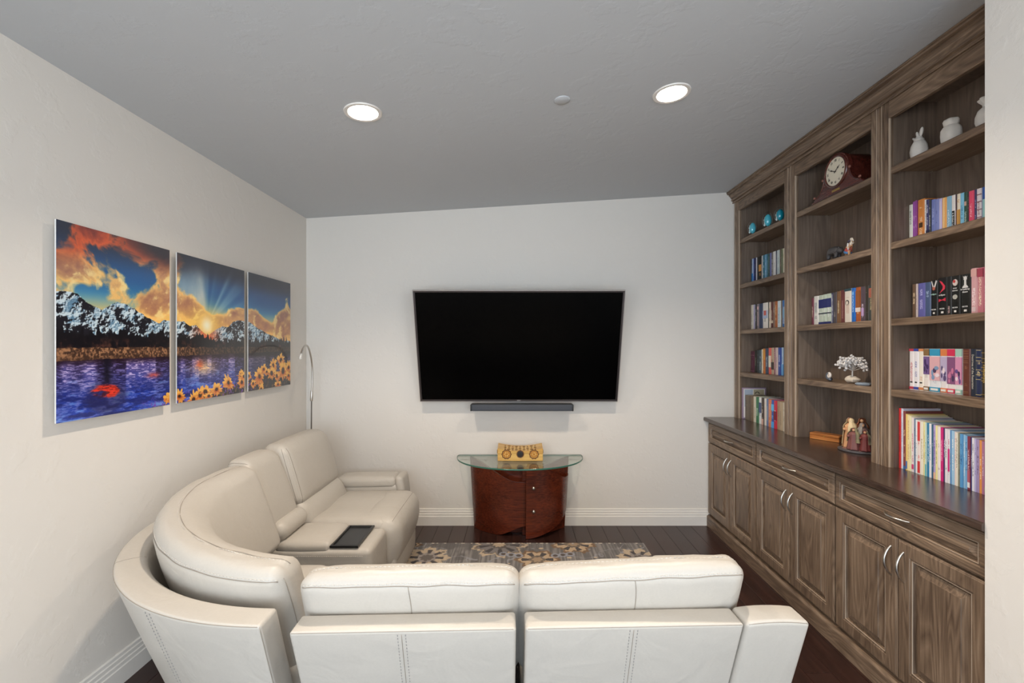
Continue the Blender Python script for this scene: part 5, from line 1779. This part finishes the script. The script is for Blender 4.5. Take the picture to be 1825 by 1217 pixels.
def face(p, x):
    return (x, yc + p[0], z0 + p[1])


MB().prism(outl, lambda p: face(p, xf_), lambda p: face(p, xf_ + 0.022)).obj('front_board', CR, t)
barrel = [(0.165, 0.0), (0.160, 0.022), (0.135, 0.03), (0.112, 0.055), (0.098, 0.09), (0.094, 0.125)] + [(0.094 * math.cos(a), cz_ + 0.094 * math.sin(a)) for a in [math.pi * k / 24 for k in range(25)]] + [(-0.094, 0.125), (-0.098, 0.09), (-0.112, 0.055), (-0.135, 0.03), (-0.160, 0.022), (-0.165, 0.0)]
MB().prism(barrel, lambda p: face(p, xf_ + 0.022), lambda p: face(p, 1.995)).obj('case', CR, t, smooth=30)
MB().box(xf_ - 0.006, 2.0, yc - 0.21, yc + 0.21, z0, z0 + 0.011, 0.003).obj('plinth', CR, t)
for sy in (-1, 1):
    edgep = [face((sy * a, b + 0.001), xf_ + 0.002) for a, b in half[4:]]
    MB().tube(edgep, 0.005, 8).obj('moulding', CR, t, smooth=60)
    for (a, b) in ((0.186, 0.036), (0.110, 0.118)):
        MB().ellipsoid(face((sy * a, b), xf_ - 0.001), (0.007, 0.008, 0.008)).obj('scroll', plain('worn_mahogany', rgb(132, 84, 70), 0.3), t, smooth=60)
R90 = Matrix.Rotation(rad(-90), 4, 'Y')


def dial(prof, dx, seg=40):
    return MB().lathe(prof, seg=seg, cap=False).xf(Matrix.Translation((xf_ + dx, yc, z0 + cz_)) @ R90)


dial([(0.079, 0.0), (0.080, 0.006), (0.084, 0.009), (0.090, 0.008), (0.094, 0.004), (0.095, 0.0)], 0).obj('bezel', CR, t, smooth=40)
d_ = dial([(0.0, 0.003), (0.0795, 0.003), (0.0795, 0.0)], 0).obj('dial', plain('cream_dial', rgb(226, 217, 196), 0.5), t)
INK = plain('dial_ink', rgb(58, 50, 44), 0.6)
for k, nm in enumerate('XII I II III IIII V VI VII VIII IX X XI'.split()):
    a = math.radians(30 * k)
    M = face_matrix(xf_ - 0.0034, yc - 0.063 * math.sin(a), z0 + cz_ + 0.063 * math.cos(a)) @ Matrix.Rotation(-a if k not in (4, 5, 6, 7, 8) else math.pi - a, 4, 'Z')
    text_mb(nm, 0.020, M, spacing=0.8).obj('numeral', INK, d_)


def hand(ang, ln, w, dx, name):
    a = math.radians(ang)
    poly = [(-w * 0.5, -0.01), (w * 0.5, -0.01), (w * 0.4, ln * 0.45), (w, ln * 0.58), (w * 0.3, ln * 0.72), (0, ln), (-w * 0.3, ln * 0.72), (-w, ln * 0.58), (-w * 0.4, ln * 0.45)]
    q = [(p[0] * math.cos(a) + p[1] * math.sin(a), -p[0] * math.sin(a) + p[1] * math.cos(a)) for p in poly]
    MB().prism(q, lambda p: face((-p[0], cz_ + p[1]), xf_ - dx), lambda p: face((-p[0], cz_ + p[1]), xf_ - dx + 0.001)).obj(name, INK, d_)


hand(54, 0.046, 0.006, 0.0052, 'hour_hand')
hand(294, 0.056, 0.0045, 0.0066, 'minute_hand')
MB().box(xf_ - 0.002, xf_ + 0.001, yc - 0.032, yc + 0.032, z0 + 0.020, z0 + 0.031, 0.001).obj('name_plate', BRASS, t)

# ------------------------------------------------------------------ glass paperweights on the far bay's top shelf
TEAL = [rgb(96, 196, 214), rgb(80, 186, 204), rgb(20, 146, 168)]
words_ = ['smallest teal and clear glass egg paperweight, nearest the back wall', 'clear glass egg paperweight with teal side, middle of the three', 'round glass paperweight with dark teal core, beside the bookcase stile']
for k, (y, rr, hh, x) in enumerate(((3.590, 0.033, 0.112, 1.852), (3.371, 0.036, 0.116, 1.852), (3.215, 0.036, 0.104, 1.852))):
    z0 = SHZ[0] + 0.0004
    t = thing('paperweight', words_[k], 'paperweight', (x, y, z0), 'glass paperweights')
    prof = []
    for i in range(17):
        a = -math.pi / 2 + math.pi * i / 16
        zz = hh / 2 + hh / 2 * math.sin(a)
        prof.append((max(0.0, rr * (math.cos(a) ** 0.8) * (1 - 0.06 * math.sin(a))), max(0.0, zz)))
    MB().lathe(prof, (x, y, z0), 28, cap=False).obj('glass_shell', clear_glass('paperweight_glass', (0.93, 0.98, 0.99, 1), 0.03), t, smooth=180)
    m = MB().ellipsoid((x, y - rr * 0.26, z0 + hh * 0.45), (rr * 0.70, rr * 0.62, hh * 0.38))
    m.obj('core', plain('teal_core', TEAL[k], 0.15), t, smooth=180)
    m = MB()
    for i in range(14):
        a = i * 2.4
        m.ellipsoid((x + 0.010 * math.cos(a) - 0.004, y + rr * 0.25 + 0.010 * math.sin(a), z0 + hh * (0.18 + 0.036 * i)), (0.0075, 0.0075, 0.010), 8, 5)
    tag(m.obj('bubble_swirl', plain('white_swirl', rgb(226, 236, 236), 0.2), t, smooth=180), kind='stuff')

# ------------------------------------------------------------------ white bisque jars on the near bay's top shelf
z0 = SHZ[0] + 0.0004


def lobes(n, amp):
    return lambda r, z, th: r * (1 + amp * math.cos(n * th))


x, y = 1.915, 2.170
t = thing('ceramic_jar', 'white bisque fruit-shaped jar with three pointed leaves on its lid', 'jar', (x, y, z0), 'white bisque jars')
MB().lathe([(0.0, 0), (0.020, 0.0), (0.026, 0.012), (0.033, 0.035), (0.0345, 0.055), (0.031, 0.078), (0.023, 0.095), (0.016, 0.102), (0.0, 0.104)], (x, y, z0), 30, lobes(6, 0.02), False).obj('body', WHITE_CER, t, smooth=60)
MB().lathe([(0.0, 0.099), (0.020, 0.099), (0.020, 0.106), (0.014, 0.112), (0.012, 0.120), (0.0, 0.122)], (x, y, z0), 24, None, False).obj('lid', WHITE_CER, t, smooth=50)
for (dy, dz, a, s_) in ((-0.013, 0.138, -0.25, 1.0), (0.008, 0.132, 0.25, 0.8), (0.024, 0.118, 0.9, 0.7)):
    m = MB().ellipsoid((0, 0, 0), (0.007 * s_, 0.0085 * s_, 0.022 * s_), 10, 7).xf(Matrix.Translation((x, y + dy, z0 + dz)) @ Matrix.Rotation(-a, 4, 'X'))
    m.obj('leaf', WHITE_CER, t, smooth=180)
x, y = 1.915, 2.008
t = thing('ceramic_jar', 'white bisque squat jar with a wide scalloped collar, middle of three', 'jar', (x, y, z0), 'white bisque jars')
MB().lathe([(0.0, 0), (0.026, 0.0), (0.031, 0.012), (0.035, 0.035), (0.0365, 0.055), (0.035, 0.078), (0.028, 0.090), (0.025, 0.094)], (x, y, z0), 36, lobes(5, 0.025), False).obj('body', WHITE_CER, t, smooth=60)
MB().lathe([(0.0245, 0.092), (0.027, 0.104), (0.0275, 0.114), (0.024, 0.122), (0.016, 0.125), (0.0, 0.124)], (x, y, z0), 48, lambda r, z, th: r * (1 + 0.07 * math.cos(5 * th) * (z > 0.105)), False).obj('collar', WHITE_CER, t, smooth=60)
x, y = 1.915, 1.850
t = thing('ceramic_jar', 'white bisque round jar with flared crown, partly behind the right wall', 'jar', (x, y, z0), 'white bisque jars')
MB().lathe([(0.0, 0), (0.026, 0.0), (0.033, 0.015), (0.040, 0.040), (0.0395, 0.062), (0.032, 0.084), (0.021, 0.094), (0.016, 0.098)], (x, y, z0), 36, lobes(6, 0.02), False).obj('body', WHITE_CER, t, smooth=60)
MB().lathe([(0.017, 0.096), (0.018, 0.108), (0.026, 0.122), (0.030, 0.130), (0.026, 0.134), (0.014, 0.126), (0.0, 0.124)], (x, y, z0), 48, lambda r, z, th: r * (1 + 0.14 * math.cos(6 * th) * (z > 0.115)), False).obj('crown', WHITE_CER, t, smooth=60)

# ------------------------------------------------------------------ middle bay: bear and kneeling archer figurines
z0 = SHZ[1] + 0.0004
x, y = 1.868, 2.672
t = thing('bear_figurine', 'small dark grey bear figurine walking on the second shelf', 'figurine', (x, y, z0), 'figurines on the second shelf')
BS = 1.15
B_ = lambda a, dx, z: (x + dx * BS, y - a * BS, z0 + z * BS)        # a: towards the head (to the right in the photo)
pts = [B_(-0.030, 0, 0.048), B_(-0.010, 0, 0.052), B_(0.014, 0, 0.053), B_(0.030, 0, 0.044), B_(0.044, -0.004, 0.036), B_(0.054, -0.006, 0.030),
       B_(-0.032, -0.012, 0.030), B_(-0.034, -0.013, 0.012), B_(-0.028, -0.014, 0.006), B_(-0.026, 0.012, 0.030), B_(-0.024, 0.013, 0.012), B_(-0.018, 0.014, 0.006),
       B_(0.020, -0.012, 0.030), B_(0.020, -0.013, 0.014), B_(0.026, -0.014, 0.006), B_(0.010, 0.012, 0.030), B_(0.008, 0.013, 0.014), B_(0.014, 0.014, 0.006)]
rs = [q * BS for q in (0.022, 0.026, 0.024, 0.018, 0.014, 0.007, 0.013, 0.0085, 0.0075, 0.013, 0.0085, 0.0075, 0.012, 0.008, 0.0075, 0.012, 0.008, 0.0075)]
ed = [(0, 1), (1, 2), (2, 3), (3, 4), (4, 5), (0, 6), (6, 7), (7, 8), (0, 9), (9, 10), (10, 11), (2, 12), (12, 13), (13, 14), (2, 15), (15, 16), (16, 17)]
BEAR = plain('bear_stone', rgb(62, 60, 62), 0.5, bump=(220, 0.4, 0.001))
skin_mesh(pts, rs, ed).obj('body', BEAR, t, smooth=180)
for dx in (-0.009, 0.008):
    MB().ellipsoid(B_(0.036, dx, 0.054), (0.004, 0.005, 0.006), 10, 6).obj('ear', BEAR, t, smooth=180)

x, y = 1.880, 2.585
BS = 1.0
t = thing('archer_figurine', 'small painted kneeling archer figurine in feathered headdress aiming a bow', 'figurine', (x, y, z0), 'figurines on the second shelf')
SKIN = plain('painted_skin', rgb(206, 160, 120), 0.5)
# leaning forward over a bent front leg, the rear leg stretched back
pts = [B_(-0.006, 0, 0.030), B_(0.004, 0, 0.044), B_(0.014, 0, 0.058), B_(0.020, 0, 0.068), B_(0.024, 0, 0.077),
       B_(0.026, -0.010, 0.053), B_(0.046, -0.012, 0.056), B_(0.004, -0.014, 0.050), B_(0.018, -0.018, 0.050),
       B_(0.018, -0.006, 0.024), B_(0.014, -0.007, 0.006), B_(0.024, -0.008, 0.004), B_(-0.018, 0.006, 0.016), B_(-0.036, 0.006, 0.006)]
rs = [0.013, 0.014, 0.012, 0.007, 0.0105, 0.0055, 0.0045, 0.006, 0.0045, 0.008, 0.006, 0.005, 0.008, 0.006]
ed = [(0, 1), (1, 2), (2, 3), (3, 4), (2, 5), (5, 6), (2, 7), (7, 8), (0, 9), (9, 10), (10, 11), (0, 12), (12, 13)]
skin_mesh(pts, rs, ed).obj('body', SKIN, t, smooth=180)
LT = Matrix.Translation(B_(-0.004, 0, 0.026)) @ Matrix.Rotation(0.45, 4, 'X')
MB().lathe([(0.017, 0.0), (0.019, 0.010), (0.0165, 0.022), (0.0145, 0.034), (0.008, 0.040)], (0, 0, 0), 18, lobes(7, 0.04), False).xf(LT).obj('tunic', plain('painted_red', rgb(176, 72, 66), 0.5), t, smooth=60)
MB().lathe([(0.019, -0.006), (0.0205, 0.001), (0.0185, 0.006)], (0, 0, 0), 18, None, False).xf(LT).obj('sash', plain('painted_blue', rgb(70, 120, 170), 0.5), t, smooth=60)
for k in range(9):                      # headdress fanned out behind the head
    a = math.radians(10 + 20 * k)
    ctr = Matrix.Translation(B_(0.020, 0.002 - 0.001 * k, 0.078)) @ Matrix.Rotation(a - math.radians(20), 4, 'X')
    m = MB().ellipsoid((0, 0, 0.013), (0.004, 0.0048, 0.0125), 8, 6).xf(ctr)
    m.obj('feather', plain('feather_%s' % ('cream' if k % 2 else 'white'), rgb(232, 214, 176) if k % 2 else rgb(230, 228, 230), 0.6), t, smooth=180)
MB().tube([B_(0.026, -0.009, 0.086), B_(0.018, -0.010, 0.086), B_(0.010, -0.010, 0.080)], [0.003, 0.0035, 0.003], 8).obj('headband', plain('headband_blue', rgb(86, 84, 120), 0.5), t, smooth=180)
MB().tube([B_(0.012, -0.011, 0.074), B_(0.014, -0.013, 0.056), B_(0.018, -0.014, 0.036)], [0.004, 0.005, 0.003], 8).obj('feather_trail', plain('trail_white', rgb(230, 228, 230), 0.6), t, smooth=180)
MB().tube([B_(0.048, -0.014, 0.082), B_(0.054, -0.014, 0.068), B_(0.052, -0.014, 0.054), B_(0.044, -0.014, 0.036), B_(0.032, -0.014, 0.018)], 0.0018, 6).obj('bow', plain('bow_wood', rgb(140, 100, 66), 0.5), t, smooth=180)
MB().tube([B_(0.010, -0.017, 0.050), B_(0.062, -0.014, 0.066)], 0.0014, 6).obj('arrow', plain('arrow_pale', rgb(216, 208, 198), 0.5), t, smooth=180)

# ------------------------------------------------------------------ middle bay: shell, crystal tree, stone slice
z0 = SHZ[3] + 0.0004
x, y = 1.880, 2.748
t = thing('nautilus_shell', 'small white and silver nautilus shell on the fourth shelf', 'shell', (x, y, z0))
pts, rs = [], []
for k in range(46):
    a = k / 45 * 2.2 * 2 * math.pi
    q = math.exp(0.125 * a)
    r_ = 0.0042 * q
    pts.append((x + 0.004 * (k / 45), y - r_ * math.cos(a - 2.2), z0 + 0.0345 + r_ * math.sin(a - 2.2)))
    rs.append(0.0014 + 0.0017 * q)
MB().tube(pts[:34], rs[:34], 10).obj('spiral', plain('shell_white', rgb(224, 214, 206), 0.3), t, smooth=180)
MB().tube(pts[33:], rs[33:], 10).obj('mouth', plain('shell_silver', rgb(110, 116, 128), 0.15, metal=0.6), t, smooth=180)

x, y = 1.925, 2.615
t = thing('crystal_tree', 'white bead tree on a rough pale rock on the fourth shelf', 'ornament', (x, y, z0))
ROCK = plain('pale_rock', rgb(216, 204, 188), 0.8, bump=(60, 0.8, 0.004))
m = MB().ellipsoid((0, 0, 0), (0.030, 0.046, 0.022), 16, 9)
m.v = [(p[0] * (1 + 0.15 * math.sin(p[1] * 130)), p[1] * (1 + 0.12 * math.sin(p[2] * 170 + 1)), max(-0.019, p[2] * (1 + 0.2 * math.sin(p[1] * 90 + p[0] * 70)))) for p in m.v]
m.xf(Matrix.Translation((x, y, z0 + 0.0195))).obj('rock', ROCK, t, smooth=40)
WIRE = plain('white_wire', rgb(226, 220, 214), 0.4)
MB().tube([(x, y - 0.002, z0 + 0.030), (x - 0.001, y - 0.001, z0 + 0.055), (x, y - 0.003, z0 + 0.082)], [0.0045, 0.0038, 0.003], 8).obj('trunk', WIRE, t, smooth=180)
BEAD = plain('quartz_bead', rgb(226, 222, 220), 0.15)
tips = []
for k in range(16):
    a = 2.4 * k
    rr = 0.030 + 0.062 * ((k * 7) % 16) / 16
    tips.append((x + 0.6 * rr * math.cos(a), y + rr * math.sin(a), z0 + 0.088 + 0.045 * (1 - (rr / 0.1) ** 2) + 0.012 * math.sin(k * 1.7)))
m = MB()
for tp_ in tips:
    m.tube([(x, y - 0.003, z0 + 0.070), ((x + tp_[0]) / 2, (y + tp_[1]) / 2, tp_[2] - 0.016), tp_], [0.0018, 0.0014, 0.001], 5)
tag(m.obj('branches', WIRE, t, smooth=180), kind='stuff')
bead = MB().ellipsoid((0, 0, 0), (0.0066, 0.0080, 0.0056), 7, 5).mesh('bead', BEAD, smooth=180)
for k in range(280):
    tp_ = tips[k % 16]
    px_, py_, pz_ = tp_[0] + RNG.gauss(0, 0.010), tp_[1] + RNG.gauss(0, 0.013), tp_[2] + RNG.gauss(0, 0.0105)
    o = link('bead', bead, t, (px_ - x, py_ - y, pz_ - z0))
    o.rotation_euler = (RNG.random() * 3, RNG.random() * 3, RNG.random() * 3)
x, y = 1.885, 2.475
m = MB().lathe([(0.0, 0.0), (0.034, 0.0), (0.038, 0.006), (0.030, 0.014), (0.0, 0.016)], (0, 0, 0), 20, lambda r, z, th: r * (1 + 0.12 * math.sin(3 * th + 1) + 0.06 * math.sin(7 * th)), False)
o = tag(m.obj('stone_slice', plain('blue_grey_stone', rgb(140, 152, 166), 0.2, bump=(90, 0.3, 0.002)), None, smooth=40), 'small flat blue-grey polished stone beside the white bead tree', 'stone')
o.location = (x, y, z0)

# ------------------------------------------------------------------ middle bay worktop: olive-wood box and figure group
z0 = CT + 0.0005
t = thing('wooden_box', 'small orange striped olive-wood box lying on the worktop', 'box', (1.965, 2.890, z0), None, (0, 0, math.atan2(-0.85, 0.52)), local=True)
OLIVE = wood('olive_wood', 0, rgb(110, 58, 24), rgb(198, 126, 66), rgb(232, 176, 112), rough=0.3, ring=9, scale=1.6)
MB().box(-0.085, 0.085, -0.036, 0.036, 0, 0.024, 0.0015).obj('body', OLIVE, t)
MB().box(-0.085, 0.085, -0.036, 0.036, 0.0246, 0.040, 0.003).obj('lid', OLIVE, t)
MB().ellipsoid((0.0, -0.0365, 0.025), (0.004, 0.0025, 0.004), 10, 6).obj('clasp', BRASS, t, smooth=180)

x, y = 1.945, 2.588
t = thing('figure_group', 'painted group of robed carved figures standing together on a round base', 'figurine', (x, y, z0))
MB().lathe([(0.0, 0.0), (0.098, 0.0), (0.102, 0.004), (0.102, 0.009), (0.097, 0.012), (0.0, 0.012)], (x, y, z0), 40, None, False).obj('base', plain('grey_base', rgb(92, 88, 90), 0.4), t, smooth=35)
MB().lathe([(0.0, 0.0115), (0.078, 0.0115), (0.070, 0.018), (0.0, 0.022)], (x, y, z0), 30, lambda r, z, th: r * (1 + 0.08 * math.sin(5 * th)), False).obj('ground', plain('rocky_ground', rgb(132, 92, 84), 0.7), t, smooth=60)
FIG = [  # dx, dy, height, girth, robe, mantle, skin
    (-0.035, 0.022, 0.182, 0.036, (214, 160, 116), (232, 206, 160), 'person in a long cream veil'),
    (-0.010, 0.060, 0.180, 0.027, (150, 92, 78), (172, 132, 124), None),
    (-0.052, -0.030, 0.135, 0.034, (128, 78, 74), (150, 140, 108), None),
    (-0.010, -0.040, 0.165, 0.032, (110, 84, 80), (142, 134, 128), None),
    (-0.020, -0.070, 0.128, 0.028, (120, 56, 54), (150, 140, 116), None),
    (0.020, 0.005, 0.186, 0.034, (122, 70, 52), (160, 100, 70), None)]
for k, (dx, dy, H, G, c1, c2, lb) in enumerate(FIG):
    bx_, by_, bz_ = x + dx, y + dy, z0 + 0.016
    H -= 0.016
    prof = [(0.0, 0.0), (1.0, 0.0), (0.96, 0.05), (0.80, 0.35), (0.72, 0.55), (0.78, 0.70), (0.74, 0.76), (0.42, 0.815), (0.24, 0.835), (0.26, 0.85), (0.36, 0.89), (0.37, 0.93), (0.30, 0.97), (0.12, 0.995), (0.0, 1.0)]
    robe = MB().lathe([(r * G, z * H) for r, z in prof], (bx_, by_, bz_), 26, lambda r, z, th: r * (1 + (0.13 if z < 0.62 * H else 0.03) * math.cos(8 * th + k) + (0.05 if z < 0.3 * H else 0) * math.cos(13 * th + 2 * k)), False).obj('figure', plain('painted_robe_%d' % k, rgb(*c1), 0.55), t, smooth=180)
    mant = [(0.98, 0.10 if k == 0 else 0.34), (0.88, 0.36), (0.82, 0.55), (0.84, 0.70), (0.74, 0.77), (0.56, 0.83), (0.46, 0.87), (0.46, 0.91), (0.42, 0.955), (0.30, 0.99), (0.0, 1.01)]
    span, turn = ((300, -40), (250, 20), (260, -30), (280, 40), (250, -20), (280, 0))[k]
    mm = MB()
    seg = 22
    vv, ff_ = [], []
    for (r, z) in mant:
        for q in range(seg + 1):
            th = math.radians(45 + turn + span * (q / seg - 0.5))
            rr = r * G * (1.10 + 0.09 * math.cos(10 * th + k))
            vv.append((bx_ + rr * math.cos(th + math.pi * 0), by_ + rr * math.sin(th), bz_ + z * H))
    for i in range(len(mant) - 1):
        for q in range(seg):
            ff_.append((i * (seg + 1) + q, i * (seg + 1) + q + 1, (i + 1) * (seg + 1) + q + 1, (i + 1) * (seg + 1) + q))
    mm.add(vv, ff_).obj('mantle', plain('painted_mantle_%d' % k, rgb(*c2), 0.55), robe, smooth=180)
    MB().ellipsoid((bx_ - G * 0.16, by_ - G * 0.16, bz_ + 0.905 * H), (G * 0.27, G * 0.27, 0.062 * H), 12, 8).obj('head', SKIN, robe, smooth=180)
    MB().tube([(bx_ - 0.2 * G, by_ + 0.62 * G, bz_ + 0.70 * H), (bx_ - 0.86 * G, by_ + 0.3 * G, bz_ + 0.60 * H), (bx_ - 0.98 * G, by_ - 0.2 * G, bz_ + 0.63 * H)], [0.0065, 0.0055, 0.004], 8).obj('arm', plain('painted_sleeve_%d' % k, rgb(*[min(255, c + 16) for c in c1]), 0.55), robe, smooth=180)
